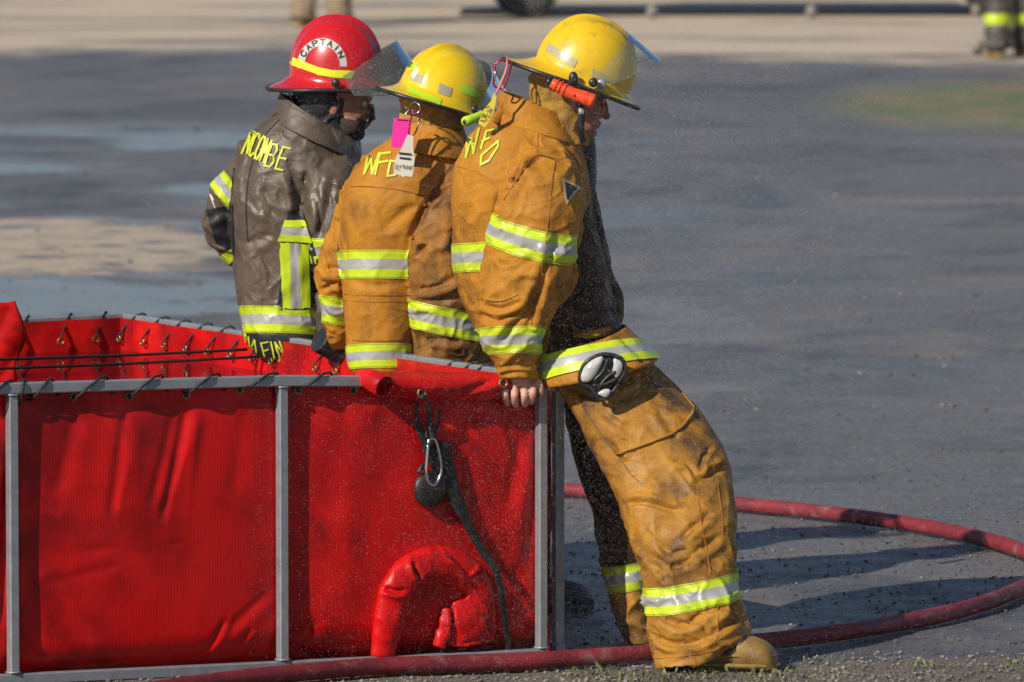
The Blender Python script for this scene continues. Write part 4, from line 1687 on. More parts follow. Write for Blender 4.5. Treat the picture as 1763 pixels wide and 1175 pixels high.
# small pocket/trim at the back hem
patch(jk3, [(806, 568), (822, 568), (834, 612), (822, 612)], M['lime'], jk, 'trim_tab', off=0.005)
# collar


def collar(parent, rings, matn, thick=0.006, lump=0.005, name='collar'):
    r = loft(rings, 6, 48)
    f = [q for q in r[1] if len(q) == 4]
    s = Surf(r[0], np.array(f))
    s.disp(lump * pnoise(s.V * 16) + lump * 0.4 * pnoise(s.V * 40))
    o = s.obj(name, M[matn], parent)
    sm = o.modifiers.new('t', 'SOLIDIFY')
    sm.thickness = thick
    return o, s


co3, cs3 = collar(jk, [(866, 158, 975, 200, Y3, 60), (858, 172, 984, 222, Y3, 68), (862, 192, 992, 240, Y3, 78), (868, 205, 996, 250, Y3, 84)], 'orange')
seam(cs3, [(868, 182), (900, 190), (940, 208), (975, 232)], 'orange_dirty', co3, r=0.0014)
V, F, _, _ = tube([cs3.hit(872, 178, off=0.004), cs3.hit(868, 192, off=0.012), Wy(852, 212, 19.88)], [0.010, 0.011, 0.009], 8, 4, flat=0.25, flatdir=(0, 1, 0))
mk('hanging_loop', V, F, M['orange'], jk)

# hood and head
R3 = frame(12, 14, 0)
hc3 = Wy(986, 166, Y3)
# forearm and hand (continuous skin mesh)
RY = 19.87


def hand_parts():
    out = []
    wr = [Wy(893, 590, 19.83), Wy(893, 625, 19.83), Wy(894, 648, 19.83), Wy(896, 660, 19.83)]
    out.append(tube(wr, [0.03, 0.031, 0.032, 0.030], 16, 3))
    rot = np.array(Matrix.Rotation(math.radians(-8), 3, 'Y'))
    out.append(ellipsoid(Wy(893, 664, 19.84), (0.047, 0.020, 0.022), rot))
    fingers = [((871, 661), (869, 674), (871, 684), (874, 693)), ((886, 660), (886, 674), (886, 686), (888, 695)), ((902, 660), (903, 675), (903, 686), (903, 694)), ((917, 660), (918, 671), (917, 682), (915, 690))]
    rad = [0.0092, 0.0095, 0.0095, 0.0088]
    for f, r in zip(fingers, rad):
        P = [Wy(f[0][0], f[0][1], 19.835), Wy(f[1][0], f[1][1], 19.805), Wy(f[2][0], f[2][1], 19.812), Wy(f[3][0], f[3][1], 19.835), Wy(f[3][0] + 1, f[3][1] - 1, 19.855)]
        out.append(tube(P, [r * 1.1, r * 1.12, r, r * 0.92, r * 0.7], 14, 3))
        out.append(ellipsoid(Wy(f[0][0], f[0][1] + 3, 19.818), (0.0105, 0.010, 0.010)))
    out.append(tube([Wy(915, 657, 19.85), Wy(927, 656, 19.825), Wy(931, 666, 19.82), Wy(932, 678, 19.83)], [0.013, 0.0095, 0.008, 0.0072], 14, 3))
    return out


hpts = hc3 + np.array([-0.045, 0, -0.15])
core3 = [(q[0] + np.array([0, -0.045, 0]), q[1]) for q in hand_parts()] + [tube([hpts, Wy(915, 300, Y3), Wy(920, 400, Y3), Wy(930, 520, Y3 + .03)], [0.06, 0.10, 0.11, 0.10], 16, 3),
                        tube([Wy(930, 290, 19.92), Wy(925, 400, 19.82), Wy(895, 500, 19.8), Wy(890, 590, 19.81), Wy(893, 640, 19.83)], [0.05, 0.045, 0.04, 0.034, 0.032], 14, 3),
                        tube([Wy(960, 290, 20.1), Wy(1000, 400, 20.23), Wy(1020, 500, 20.23)], [0.05, 0.04, 0.035], 14, 3)]
body3, face3 = body_mesh(m3, hc3, R3, 'skin2', core=core3, vox=0.0024, skin_b='skin', wy=0.95)
# hood
hood = remesh([ellipsoid(hc3 + np.array([-0.022, 0, 0.03]), (0.098, 0.092, 0.10)), tube([hc3 + np.array([-0.02, 0, -0.0]), hc3 + np.array([-0.035, 0, -0.07]), hc3 + np.array([-0.04, 0, -0.13])], [0.085, 0.080, 0.088], 24, 3)], 0.006, 4)
hd3 = Surf(*hood)
hd3.wrinkle(0.007, 16, axis=(0.5, 0, 0.8), squash=1.6, seed=2)
hd3.obj('hood', M['hood'], m3)
# chin strap
V, F, _, _ = tube([Wy(996, 170, 19.88), Wy(1001, 195, 19.87), Wy(1000, 222, 19.88), Wy(1004, 245, 19.9)], [0.008, 0.010, 0.010, 0.008], 10, 4, flat=0.4, flatdir=(0, 1, 0))
mk('chin_strap', V, F, M['blackcloth'], m3)
V, F, _, _ = tube([Wy(1001, 186, 19.865), Wy(1001, 197, 19.86)], [0.008, 0.008], 10, 2, flat=0.4, flatdir=(0, 1, 0))
mk('strap_buckle', V, F, M['steel'], m3)
# coat front / beard shade: open collar flap in front of the chin
V, F, _, _ = tube([Wy(1006, 215, 20.02), Wy(1010, 260, 20.04), Wy(1008, 310, 20.05), Wy(1012, 335, 20.06)], [0.022, 0.026, 0.030, 0.02], 14, 4, flat=2.0, flatdir=(0, 1, 0))
mk('collar_flap', V, F, M['blackcloth'], m3)
h3, hs3 = helmet(m3, Wy(1003, 130, Y3), frame(8, 22, 2), 'yhelm', Lx=0.136, Ly=0.118, Hh=0.158, back=0.064, side=0.018, front=0.022, crest=0.009, visor='visor_clear', vang=68)
for q, mm in (([(947, 75), (995, 104), (988, 118), (938, 88)], 'dullpatch'), ([(1021, 118), (1048, 132), (1070, 148), (1018, 132)], 'dullpatch'), ([(896, 87), (914, 83), (917, 91), (900, 95)], 'dullpatch')):
    patch(hs3, q, M[mm], h3, 'sticker')
V, F = ellipsoid(hs3.hit(1032, 147, off=0.012), (0.014, 0.006, 0.014), None, 20, 10)
mk('visor_knob', V, F, M['steel'], h3)
# torch clip and torch
V, F = ellipsoid(Wy(987, 136, 19.855), (0.013, 0.012, 0.020))
mk('torch_clip', V, F, M['rubber'], h3)
torch = thing('flashlight', 'orange flashlight clipped under the brim of the rightmost yellow helmet', 'flashlight', tuple(Wy(985, 162, 19.84)))
tp = [Wy(950, 143, 19.85), Wy(965, 151, 19.845), Wy(985, 161, 19.84), Wy(1005, 168, 19.835), Wy(1023, 175, 19.83)]
V, F, _, _ = tube(tp, [0.014, 0.0165, 0.0165, 0.018, 0.0195], 20, 4)
tb = mk('torch_body', V, F, M['orangeplastic'], torch)
for t in (0.15, 0.25, 0.35, 0.8, 0.87):
    c = catmull(np.array(tp), 10)
    i = int(t * (len(c) - 1))
    V, F = torus(c[i], c[i + 1] - c[i], 0.0185, 0.0018, 20, 6)
    mk('grip_ring', V, F, M['orangeplastic'], tb)
V, F, _, _ = tube([Wy(941, 138, 19.855), Wy(950, 143, 19.85)], [0.010, 0.013], 14, 1)
mk('tail_switch', V, F, M['rubber'], torch)
V, F = ellipsoid(Wy(990, 165, 19.822), (0.004, 0.003, 0.004))
mk('button', V, F, M['rubber'], torch)

# trousers
legN = loft([(930, 618, 1085, 592, 19.98, 80), (955, 668, 1138, 640, 19.95, 90), (988, 712, 1200, 700, 19.88, 90), (1020, 775, 1240, 762, 19.83, 84), (1050, 835, 1258, 822, 19.78, 78),
             (1073, 895, 1265, 885, 19.73, 74), (1092, 955, 1270, 945, 19.70, 72), (1106, 1015, 1275, 1005, 19.67, 72), (1114, 1070, 1280, 1055, 19.64, 78), (1122, 1118, 1283, 1092, 19.62, 78),
             (1128, 1148, 1240, 1130, 19.60, 70)], 4, 44, 2.2)
legF = loft([(940, 640, 1090, 620, 20.08, 90), (968, 690, 1110, 680, 20.14, 88), (980, 755, 1120, 745, 20.18, 80), (1000, 825, 1130, 820, 20.2, 72), (1018, 885, 1128, 880, 20.2, 66),
             (1030, 945, 1125, 940, 20.19, 60), (1045, 1000, 1120, 995, 20.18, 55), (1056, 1055, 1120, 1050, 20.17, 52), (1078, 1108, 1122, 1105, 20.16, 50)], 4, 36)
tr3 = Surf(*remesh([legN, legF], 0.0048, 5), lofts=[(legN[2], legN[3]), (legF[2], legF[3])])
tr3.lump(0.010, 6, 4)
px_, py_ = proj(tr3.V)
low = np.clip((py_ - 820) / 150, 0.35, 1)
tr3.wrinkle(0.013, 6.5, axis=(0.5, 0, 0.85), squash=1.6, seed=8, mask=low)
tr3.wrinkle(0.006, 13, axis=(0.4, 0, 0.9), squash=2.0, seed=12, mask=low)
tr3.fold([(1075, 868), (1110, 865), (1150, 875), (1170, 880)], 0.012, 5, side=-1)
tr3.fold([(1255, 800), (1225, 815), (1203, 828)], 0.014, 5)
tr3.fold([(1203, 828), (1210, 790), (1225, 770)], 0.010, 4)
tr3.fold([(1155, 790), (1185, 800), (1203, 828)], 0.008, 4)
tr3.fold([(1110, 950), (1160, 975), (1200, 950), (1250, 915)], 0.012, 7)
tr3.fold([(1110, 910), (1150, 950), (1190, 945)], 0.008, 6)
tr3.fold([(1170, 930), (1195, 905), (1230, 880)], 0.010, 6)
tr3.fold([(1130, 1060), (1170, 1075), (1220, 1065)], 0.010, 6)
tr3.fold([(1190, 1110), (1230, 1090), (1275, 1060)], 0.013, 6)
tr3.fold([(1125, 1095), (1160, 1110), (1210, 1105)], 0.010, 5)
tr3.fold([(1180, 1078), (1220, 1050), (1265, 1045)], 0.010, 6)
tr3.fold([(1075, 800), (1062, 780), (1048, 760)], 0.008, 5)
tr3.fold([(1095, 640), (1110, 660), (1090, 680), (1060, 690)], 0.012, 6)
tr3.fold([(1030, 700), (1055, 725), (1090, 740)], 0.008, 7)
tr3.fold([(1130, 700), (1150, 730), (1165, 760)], 0.006, 7)
tr3.fold([(975, 665), (1010, 680), (1030, 690)], 0.010, 5)
to = tr3.obj('trousers', [M['trouser'], M['orange_soaked_shade']], m3, midx=((tr3.lab == 1)[tr3.F].all(1) & ((tr3.V[:, 2] + 0.12 * fbm(tr3.V * 7, 3) + 0.5 * (tr3.V[:, 0] - 0.22))[tr3.F].mean(1) > 0.24)).astype(int))  # far leg's shade is put into its colour, with a noisy edge
band(tr3, (1108, 1033), (1280, 1003), 46, to, lab=0, sag=8, refY=19.67, b=0.1)
band(tr3, (1040, 1000), (1120, 985), 46, to, lab=1, sag=4, refY=20.18, b=0.1)
# cargo pocket: raised panel with piping
pk_ = [(1000, 715), (1040, 690), (1110, 670), (1165, 668), (1196, 703), (1178, 738), (1130, 760), (1062, 782)]
seam(tr3, [(1062, 782), (1110, 765), (1160, 745), (1180, 728), (1196, 703)], 'trouser', to, r=0.005, name='pocket_piping', off=0.004)
seam(tr3, [(1000, 695), (1025, 735), (1062, 782)], 'trouser', to, r=0.003, name='pocket_piping', off=0.002)
seam(tr3, [(1130, 635), (1165, 668), (1196, 703)], 'trouser', to, r=0.003, name='pocket_piping', off=0.002)
seam(tr3, [(1062, 782), (1085, 815), (1100, 830)], 'orange_dirty', to)
seam(tr3, [(1200, 830), (1205, 880), (1215, 940), (1224, 990)], 'orange_dirty', to, r=0.0014)
seam(tr3, [(1225, 790), (1238, 850), (1246, 920)], 'orange_dirty', to, r=0.0014)
seam(tr3, [(1228, 1010), (1236, 1050), (1235, 1100)], 'orange_dirty', to, r=0.0014)
seam(tr3, [(1128, 1134), (1180, 1130), (1240, 1118), (1272, 1100)], 'orange_dirty', to, r=0.0014)
# boots


def boot(parent, heel, toe, yel='bootyellow', w=0.052):
    """heel, toe: ground points"""
    d = unit(toe - heel)
    L_ = np.linalg.norm(toe - heel)
    sd = np.cross([0, 0, 1], d)
    prof = [(-0.01, 0.10, 0.6), (0.05, 0.108, 0.85), (0.18, 0.112, 0.92), (0.38, 0.108, 0.92), (0.55, 0.100, 1.0), (0.72, 0.087, 1.08), (0.86, 0.074, 1.04), (0.95, 0.056, 0.84), (1.0, 0.030, 0.5)]
    prof = catmull(np.array(prof), 4)
    seg = 28
    vs, ax = [], []
    for t, h, ww in prof:
        c = heel + d * L_ * t
        th = np.linspace(0, 2 * math.pi, seg, endpoint=False)
        x = np.cos(th) * w * ww
        z = (np.sin(th) * 0.5 + 0.5)
        z = np.clip(z * 1.12 - 0.06, 0, 1) * h
        x = np.where(z < 0.02, np.sign(x) * np.maximum(np.abs(x), w * ww * 0.8), x)
        vs.append(c + x[:, None] * sd + z[:, None] * np.array([0, 0, 1.0]))
        ax.append(c + np.array([0, 0, h / 2]))
    b = close(vs, ax, [(w, 0.05)] * len(ax), seg)
    sh = tube([heel + d * L_ * 0.20 + [0, 0, 0.06], heel + d * L_ * 0.18 + [0, 0, 0.13], heel + d * L_ * 0.20 + [0, 0, 0.19]], [0.050, 0.046, 0.042], 20, 3)
    Vb, Fb = remesh([b, sh], 0.004, 3)
    s = Surf(Vb, Fb)
    # upper / toe rubber by height and reach
    rel = s.V - heel
    t = (rel @ d) / L_
    z = s.V[:, 2]
    fm = s.F
    tf, zf = t[fm].mean(1), z[fm].mean(1)
    line = np.where(tf < 0.55, 0.036 - 0.012 * np.cos(np.clip(tf / 0.55, 0, 1) * math.pi) * 0.0, 0.036 + (tf - 0.55) * 0.25)
    yl = zf < line
    toe_ = (tf + (zf - 0.03) * 1.2 > 0.80) & (tf > 0.72)
    midx = np.where(yl | toe_, 1, 0)
    o = mk('boot', s.V, s.F, [M['bootblack'], M[yel]], parent, midx=midx)
    # foxing strip and sole
    P = []
    for a in np.linspace(0, 2 * math.pi, 41):
        tt = 0.5 + 0.515 * math.cos(a)
        ww = np.interp(np.clip(tt, 0, 1), prof[:, 0], prof[:, 2]) * w * 1.03
        P.append(heel + d * L_ * tt + sd * ww * math.copysign(abs(math.sin(a)) ** 0.6, math.sin(a)) + np.array([0, 0, 0.012]))
    V, F, _, _ = tube(P, 0.0065, 8, 1)
    mk('sole_edge', V, F, M[yel], o)
    P2 = [p + np.array([0, 0, 0.026]) - (p - heel - d * L_ * 0.5) * 0.02 for p in P]
    V, F, _, _ = tube(P2, 0.003, 6, 1)
    mk('foxing_ridge', V, F, M[yel], o)
    return o, s


b3, b3s = boot(m3, G(1165, 1150, 0.0) + np.array([0, .05, 0]), G(1338, 1155, 0.0) + np.array([0, .03, 0]))
boot(m3, G(1060, 1104, 0.0) + np.array([0.03, 0.12, 0]), G(1170, 1108, 0.0) + np.array([0.03, 0.12, 0]))

# goggles / mask hung at the hip pocket
gog = thing('goggles', 'clear safety goggles with black frame tucked in the hip pocket of the leaning firefighter', 'goggles', tuple(Wy(1035, 648, 19.72)))
gcv = tr3.hit(1035, 650, off=0.0)
Yg = 19.70


def loop_px(pts, Y, r, name, m, parent, n=6, flat=1.0):
    P = [Wy(x, y, Y) for x, y in pts]
    P.append(P[0])
    V, F, _, _ = tube(P, r, 10, n, flat=flat, flatdir=(0, 1, 0))
    return mk(name, V, F, M[m], parent)


def disc_px(pts, Y, bulge, name, m, parent):
    P = catmull(np.array(pts + [pts[0]], float), 6)[:-1]
    c = P.mean(0)
    V = [Wy(c[0], c[1], Y - bulge)]
    nr = 6
    for k in range(1, nr + 1):
        t = k / nr
        for p in P:
            q = c + (p - c) * t
            V.append(Wy(q[0], q[1], Y - bulge * (1 - t * t)))
    n = len(P)
    F = [(0, 1 + i, 1 + (i + 1) % n) for i in range(n)]
    for k in range(nr - 1):
        for i in range(n):
            a, b = 1 + k * n + i, 1 + k * n + (i + 1) % n
            F.append((a, a + n, b + n, b))
    o = mk(name, V, F, M[m], parent)
    sm = o.modifiers.new('t', 'SOLIDIFY')
    sm.thickness = 0.004
    return o


disc_px([(1000, 640), (1018, 618), (1050, 612), (1070, 622), (1074, 638), (1060, 668), (1040, 684), (1022, 676), (1015, 664)], Yg + 0.012, 0.016, 'goggle_body', 'rubber', gog)
lens = disc_px([(1001, 648), (1008, 632), (1024, 619), (1038, 616), (1028, 640), (1016, 655), (1004, 657)], Yg - 0.008, 0.008, 'lens', 'lens', gog)
disc_px([(1058, 618), (1069, 624), (1070, 636), (1062, 650), (1056, 642), (1058, 630)], Yg - 0.006, 0.006, 'lens', 'lens', gog)
disc_px([(1030, 678), (1040, 672), (1050, 673), (1043, 683)], Yg - 0.006, 0.004, 'lens', 'lens', gog)
loop_px([(998, 645), (1008, 625), (1030, 612), (1052, 611), (1072, 620), (1075, 640), (1062, 665), (1045, 685), (1030, 685), (1018, 668), (1000, 660)], Yg, 0.0055, 'frame', 'rubber', gog)
for ln in ([(1022, 656), (1038, 640), (1046, 618)], [(1030, 668), (1045, 650), (1060, 640)], [(1020, 664), (1040, 662), (1062, 652)]):
    V, F, _, _ = tube([Wy(x, y, Yg - 0.014) for x, y in ln], 0.004, 8, 4)
    mk('strap', V, F, M['rubber'], gog)

# hanging yellow tag + crimson carabiner on the back brim
tagm = thing('name_tag', 'yellow handwritten name tag on a pink cord at the back of the rightmost helmet', 'tag', tuple(Wy(840, 195, 19.85)))


def slab_px(pts, Y, thick, name, m, parent, Yl=None):
    n = len(pts)
    V = [Wy(x, y, Y if Yl is None else Yl[i]) for i, (x, y) in enumerate(pts)]
    V += [v + np.array([0, thick, 0]) for v in V]
    F = [tuple(range(n)), tuple(range(2 * n - 1, n - 1, -1))] + [(i, n + i, n + (i + 1) % n, (i + 1) % n) for i in range(n)]
    return mk(name, V, F, M[m], parent, smooth=False)


tg = slab_px([(850, 160), (855, 163), (852, 185), (848, 200), (835, 220), (823, 213), (832, 190), (845, 175)], 19.84, 0.002, 'tag_plate', 'yellowtag', tagm)


class Flat:
    def __init__(self, Y, lim=None):
        self.Y = Y

    def hit(self, x, y, off=0.001, **k):
        return Wy(x, y, self.Y - off)


strokes(Flat(19.84), [[(836, 186), (842, 183)], [(838, 192), (846, 188), (844, 196)], [(829, 202), (832, 196), (835, 203), (839, 197)], [(827, 207), (833, 209), (838, 206)], [(841, 203), (844, 199)]], 1.3, 'ink', tg, name='handwriting')
V, F, _, _ = tube([Wy(873, 97, 19.88), Wy(872, 118, 19.84), Wy(862, 145, 19.835), Wy(853, 163, 19.838)], [0.0022, 0.003, 0.004, 0.003], 8, 4)
mk('cord', V, F, M['pinkcord'], tagm)
cb = thing('carabiner', 'crimson carabiner hanging from the back brim of the rightmost helmet', 'carabiner', tuple(Wy(862, 128, 19.86)))


def carab(pts, Y, r, m, parent, gate=None):
    P = [Wy(x, y, Y) for x, y in pts]
    P.append(P[0])
    V, F, _, _ = tube(P, r, 8, 5)
    mk('hook', V, F, M[m], parent)
    if gate:
        V, F, _, _ = tube([Wy(x, y, Y - 0.002) for x, y in gate], r * 0.85, 8, 2)
        mk('gate', V, F, M['chrome'], parent)


carab([(852, 112), (860, 105), (872, 104), (880, 108), (876, 128), (868, 150), (860, 153), (850, 146), (851, 128)], 19.865, 0.0028, 'crimson', cb, gate=[(853, 118), (851, 142)])

# ================================================================== MAN 2 : seated, back to us
Y2 = 20.72
m2 = thing('person', 'middle firefighter with back turned, orange coat, glossy yellow helmet and pink tag', 'person', (float(Wy(670, 640, Y2)[0]), Y2, 0.745))
t2 = loft([(705, 205, 778, 225, Y2, 45), (682, 232, 800, 250, Y2, 62), (640, 262, 808, 280, Y2, 78), (606, 300, 806, 318, Y2, 88), (588, 350, 795, 360, Y2, 92), (585, 420, 770, 420, Y2, 90),
           (590, 480, 735, 480, Y2, 86), (593, 540, 720, 540, Y2, 84), (596, 590, 718, 592, Y2, 84), (602, 632, 715, 634, Y2, 82), (618, 650, 700, 650, Y2, 76)], 4, 48, 2.4)
a2l = loft([(612, 285, 660, 292, Y2 + .02, 40), (585, 330, 640, 335, Y2 + .04, 46), (572, 380, 635, 385, Y2 + .05, 46), (556, 425, 622, 430, Y2 + .05, 44), (545, 468, 612, 470, Y2 + .05, 42),
            (550, 510, 606, 512, Y2 + .07, 38), (556, 560, 604, 560, Y2 + .10, 34), (572, 600, 610, 598, Y2 + .13, 28)], 4, 30)
a2r = loft([(765, 280, 805, 285, Y2 - .03, 45), (748, 325, 828, 325, Y2 - .08, 56), (722, 375, 832, 380, Y2 - .11, 60), (704, 425, 830, 430, Y2 - .12, 58), (702, 475, 825, 480, Y2 - .12, 55),
            (706, 525, 822, 530, Y2 - .11, 50), (712, 575, 826, 575, Y2 - .10, 46), (718, 612, 828, 605, Y2 - .09, 42), (726, 640, 815, 628, Y2 - .08, 36)], 4, 34)
jk2 = Surf(*remesh([t2, a2l, a2r], 0.0048, 5), lofts=[(t2[2], t2[3]), (a2l[2], a2l[3]), (a2r[2], a2r[3])])
l2 = jk2.lab
jk2.lump(0.008, 6, 11)
jk2.wrinkle(0.010, 7, axis=(0.2, 0, 1), squash=1.6, seed=21, mask=np.where(l2 > 0, 1.0, 0.25))
jk2.wrinkle(0.005, 15, axis=(0.2, 0, 1), squash=1.8, seed=27, mask=np.where(l2 > 0, 1.0, 0.35))
jk2.fold([(765, 325), (740, 345), (718, 385), (703, 430)], 0.016, 6, side=-1)
jk2.fold([(592, 375), (594, 450), (593, 520)], 0.010, 5)
jk2.fold([(545, 470), (570, 462), (590, 468)], 0.012, 5)
jk2.fold([(552, 500), (575, 490), (592, 495)], 0.008, 4)
jk2.fold([(710, 500), (750, 495), (790, 475)], 0.010, 6)
jk2.fold([(712, 515), (740, 520), (790, 510)], 0.008, 5)
jk2.fold([(715, 450), (735, 420), (770, 400)], 0.010, 7)
jk2.fold([(780, 330), (785, 380), (780, 440)], 0.008, 7)
jk2.fold([(725, 590), (760, 585), (800, 590)], 0.008, 5)
jk2.fold([(655, 400), (690, 370), (720, 350)], 0.006, 8)
jk2.fold([(600, 480), (640, 492), (700, 488)], 0.004, 6)
_n = pnoise(jk2.V * 9) * 0.5
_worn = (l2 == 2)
jo2 = jk2.obj('jacket', [M['orange'], M['orange_worn']], m2, midx=(_worn[jk2.F].mean(1) > 0.5).astype(int))
band(jk2, (592, 457), (705, 458), 49, jo2, sag=-2, lab=[0], refY=Y2)
band(jk2, (597, 618), (716, 616), 42, jo2, sag=-4, lab=[0], refY=Y2)
band(jk2, (552, 532), (605, 538), 48, jo2, sag=2, lab=[1], refY=Y2 + .07)
band(jk2, (708, 540), (800, 558), 48, jo2, sag=4, lab=[2], refY=Y2 - .11)
for pts in ([(585, 322), (640, 322), (700, 330), (745, 345)], [(594, 507), (650, 509), (715, 508)], [(594, 518), (650, 520), (714, 519)], [(597, 585), (650, 588), (716, 585)],
            [(730, 375), (755, 335), (778, 318)], [(775, 320), (780, 380), (778, 440)]):
    seam(jk2, pts, 'orange_dirty', jo2, r=0.0014)
strokes(jk2, [[(635, 266), (628, 300), (640, 275), (641, 300), (654, 265)], [(672, 264), (656, 266), (646, 301)], [(653, 281), (668, 278)],
              [(673, 278), (667, 304), (680, 302), (688, 290), (684, 279), (673, 278)]], 3.8, 'letter', jo2)
co2, cs2 = collar(jo2, [(702, 206, 796, 226, Y2, 68), (690, 222, 806, 246, Y2, 76), (684, 238, 810, 262, Y2, 82), (678, 250, 808, 276, Y2, 86)], 'orange')
R2 = frame(40, 14, 0)
hc2 = Wy(752, 170, Y2)
body2, _f = body_mesh(m2, hc2, R2, 'skin2', core=[tube([hc2 + np.array([-0.045, -0.03, -0.15]), Wy(705, 330, Y2), Wy(665, 450, Y2), Wy(655, 600, Y2)], [0.06, 0.10, 0.09, 0.09], 16, 3),
                        tube([Wy(735, 320, Y2), Wy(770, 400, Y2 - .1), Wy(765, 500, Y2 - .1), Wy(775, 620, Y2 - .07)], [0.05, 0.045, 0.04, 0.03], 14, 3),
                        tube([Wy(660, 320, Y2), Wy(604, 400, Y2 + .05), Wy(578, 480, Y2 + .06), Wy(590, 590, Y2 + .13)], [0.05, 0.03, 0.03, 0.025], 14, 3)])
hd = Surf(*remesh([ellipsoid(hc2 + np.array([-0.012, -0.01, 0.02]), (0.095, 0.095, 0.10)), tube([hc2, hc2 + np.array([-0.025, -0.01, -0.08]), hc2 + np.array([-0.03, -0.01, -0.14])], [0.088, 0.084, 0.090], 24, 3)], 0.006, 4))
hd.wrinkle(0.008, 16, axis=(0.3, 0, 0.9), squash=1.6, seed=33)
hd.obj('hood', M['hood'], m2)
h2, hs2 = helmet(m2, Wy(760, 168, Y2), frame(42, 18, 9), 'yhelm2', Lx=0.132, Ly=0.115, Hh=0.140, back=0.052, side=0.018, front=0.022, crest=0.014, visor='visor', vang=58)
for q, mm in (([(704, 105), (720, 109), (713, 121), (699, 117)], 'limepatch'), ([(711, 124), (729, 131), (724, 144), (706, 137)], 'greypatch'),
              ([(702, 150), (760, 172), (757, 182), (700, 160)], 'limepatch'), ([(757, 144), (779, 152), (774, 167), (753, 160)], 'greypatch'),
              ([(794, 145), (828, 158), (826, 172), (791, 158)], 'limepatch')):
    patch(hs2, q, M[mm], h2, 'sticker')
# trousers of the seated man (thighs over the rim, shins to the ground on the far side)
OUT = np.array([U[0], U[1], 0])


def seated_legs(parent, hip, matn, spread=0.11, yel='bootblack'):
    parts = []
    feet = []
    for s in (-1, 1):
        h = hip + W3_ * s * spread
        knee = h + OUT * 0.38 + np.array([0, 0, -0.03]) + W3_ * s * 0.03
        foot = knee + OUT * 0.0
        foot[2] = 0.12
        parts.append(tube([h + OUT * 0.02, h + OUT * 0.2, knee - OUT * 0.04, knee + np.array([0, 0, -0.04]), (knee + foot) / 2, foot], [0.10, 0.095, 0.085, 0.08, 0.070, 0.072], 20, 4))
        feet.append(foot)
    s_ = Surf(*remesh(parts, 0.009, 4))
    s_.wrinkle(0.010, 7, squash=1.5, seed=hip[0] * 10)
    s_.obj('trousers', M[matn], parent)
    for f in feet:
        g = np.array([f[0], f[1], 0.0])
        boot(parent, g - OUT * 0.06, g + OUT * 0.21, yel=yel)


seated_legs(m2, Wy(665, 640, Y2) + np.array([0, 0, 0.07]), 'trouser')
# gloves/hands on the rim for man 2 (resting beside the hips)


def glove(parent, c, d, matn='blackcloth'):
    c = np.array(c)
    d = unit(d)
    sd = unit(np.cross([0, 0, 1], d))
    parts = [ellipsoid(c, (0.045, 0.045, 0.024)), tube([c - d * 0.08 + [0, 0, 0.05], c - d * 0.03 + [0, 0, 0.02], c], [0.040, 0.036, 0.03], 14, 3)]
    for k in range(4):
        b = c + sd * (k - 1.5) * 0.021 + d * 0.02
        parts.append(tube([b, b + d * 0.03, b + d * 0.048 + [0, 0, -0.02], b + d * 0.045 + [0, 0, -0.045]], [0.011, 0.011, 0.0105, 0.009], 10, 3))
    parts.append(tube([c - sd * 0.03, c - sd * 0.05 + d * 0.02, c - sd * 0.055 + d * 0.04 + [0, 0, -0.01]], [0.013, 0.011, 0.009], 10, 3))
    V, F = remesh(parts, 0.004, 3)
    return mk('glove', V, F, M[matn], parent)


glove(m2, Wy(775, 645, Y2 - 0.06), OUT)
glove(m2, Wy(592, 612, Y2 + 0.17), OUT)

# tags on the middle man's neck
tg1 = thing('name_tag', 'blank bright pink tag at the neck of the middle firefighter', 'tag', tuple(Wy(690, 230, 20.48)))
slab_px([(678, 203), (709, 205), (704, 257), (673, 254)], 20.52, 0.002, 'tag_plate', 'pink', tg1)
slab_px([(684, 205.5), (703, 207), (703, 208.5), (684, 207)], 20.518, 0.001, 'slot', 'ink', tg1)
tg2 = thing('name_tag', 'white tag with dark print and handwriting hanging over the letters on the middle coat', 'tag', tuple(Wy(696, 270, 20.46)))
tw = slab_px([(702, 232), (712, 235), (711, 255), (714, 272), (711, 300), (709, 305), (697, 303), (694, 306), (690, 302), (677, 300), (681, 272), (690, 258)], 20.50, 0.002, 'tag_plate', 'white', tg2)
strokes(Flat(20.50), [[(688, 264), (707, 266)]], 3.2, 'ink', tw, name='print')
strokes(Flat(20.50), [[(689, 272), (706, 274)]], 3.0, 'ink', tw, name='print')
strokes(Flat(20.50), [[(680, 291), (682, 284), (685, 286), (683, 291), (687, 292)], [(689, 290), (688, 285), (693, 286)], [(694, 290), (695, 284), (698, 291), (701, 285), (702, 291), (706, 286), (706, 292), (710, 285)]], 0.9, 'ink', tw, name='handwriting')
cb2 = thing('carabiner', 'small crimson carabiner holding the tags behind the middle yellow helmet', 'carabiner', tuple(Wy(706, 210, 20.5)))
carab([(711, 192), (718, 190), (723, 200), (718, 222), (710, 235), (704, 232), (706, 212)], 20.505, 0.0024, 'crimson', cb2, gate=[(723, 205), (716, 228)])
sn = thing('snap_hook', 'silver snap hook on the back brim of the middle yellow helmet', 'hook', tuple(Wy(708, 185, 20.5)))
V, F, _, _ = tube([Wy(708, 178, 20.52), Wy(715, 176, 20.51), Wy(722, 182, 20.5), Wy(722, 192, 20.5), Wy(714, 196, 20.5), Wy(710, 190, 20.5)], 0.0022, 8, 4)
mk('ring', V, F, M['chrome'], sn)
V, F, _, _ = tube([Wy(697, 185, 20.5), Wy(704, 188, 20.5), Wy(699, 196, 20.5), Wy(695, 198, 20.5)], 0.0028, 8, 4)
mk('clip', V, F, M['chrome'], sn)
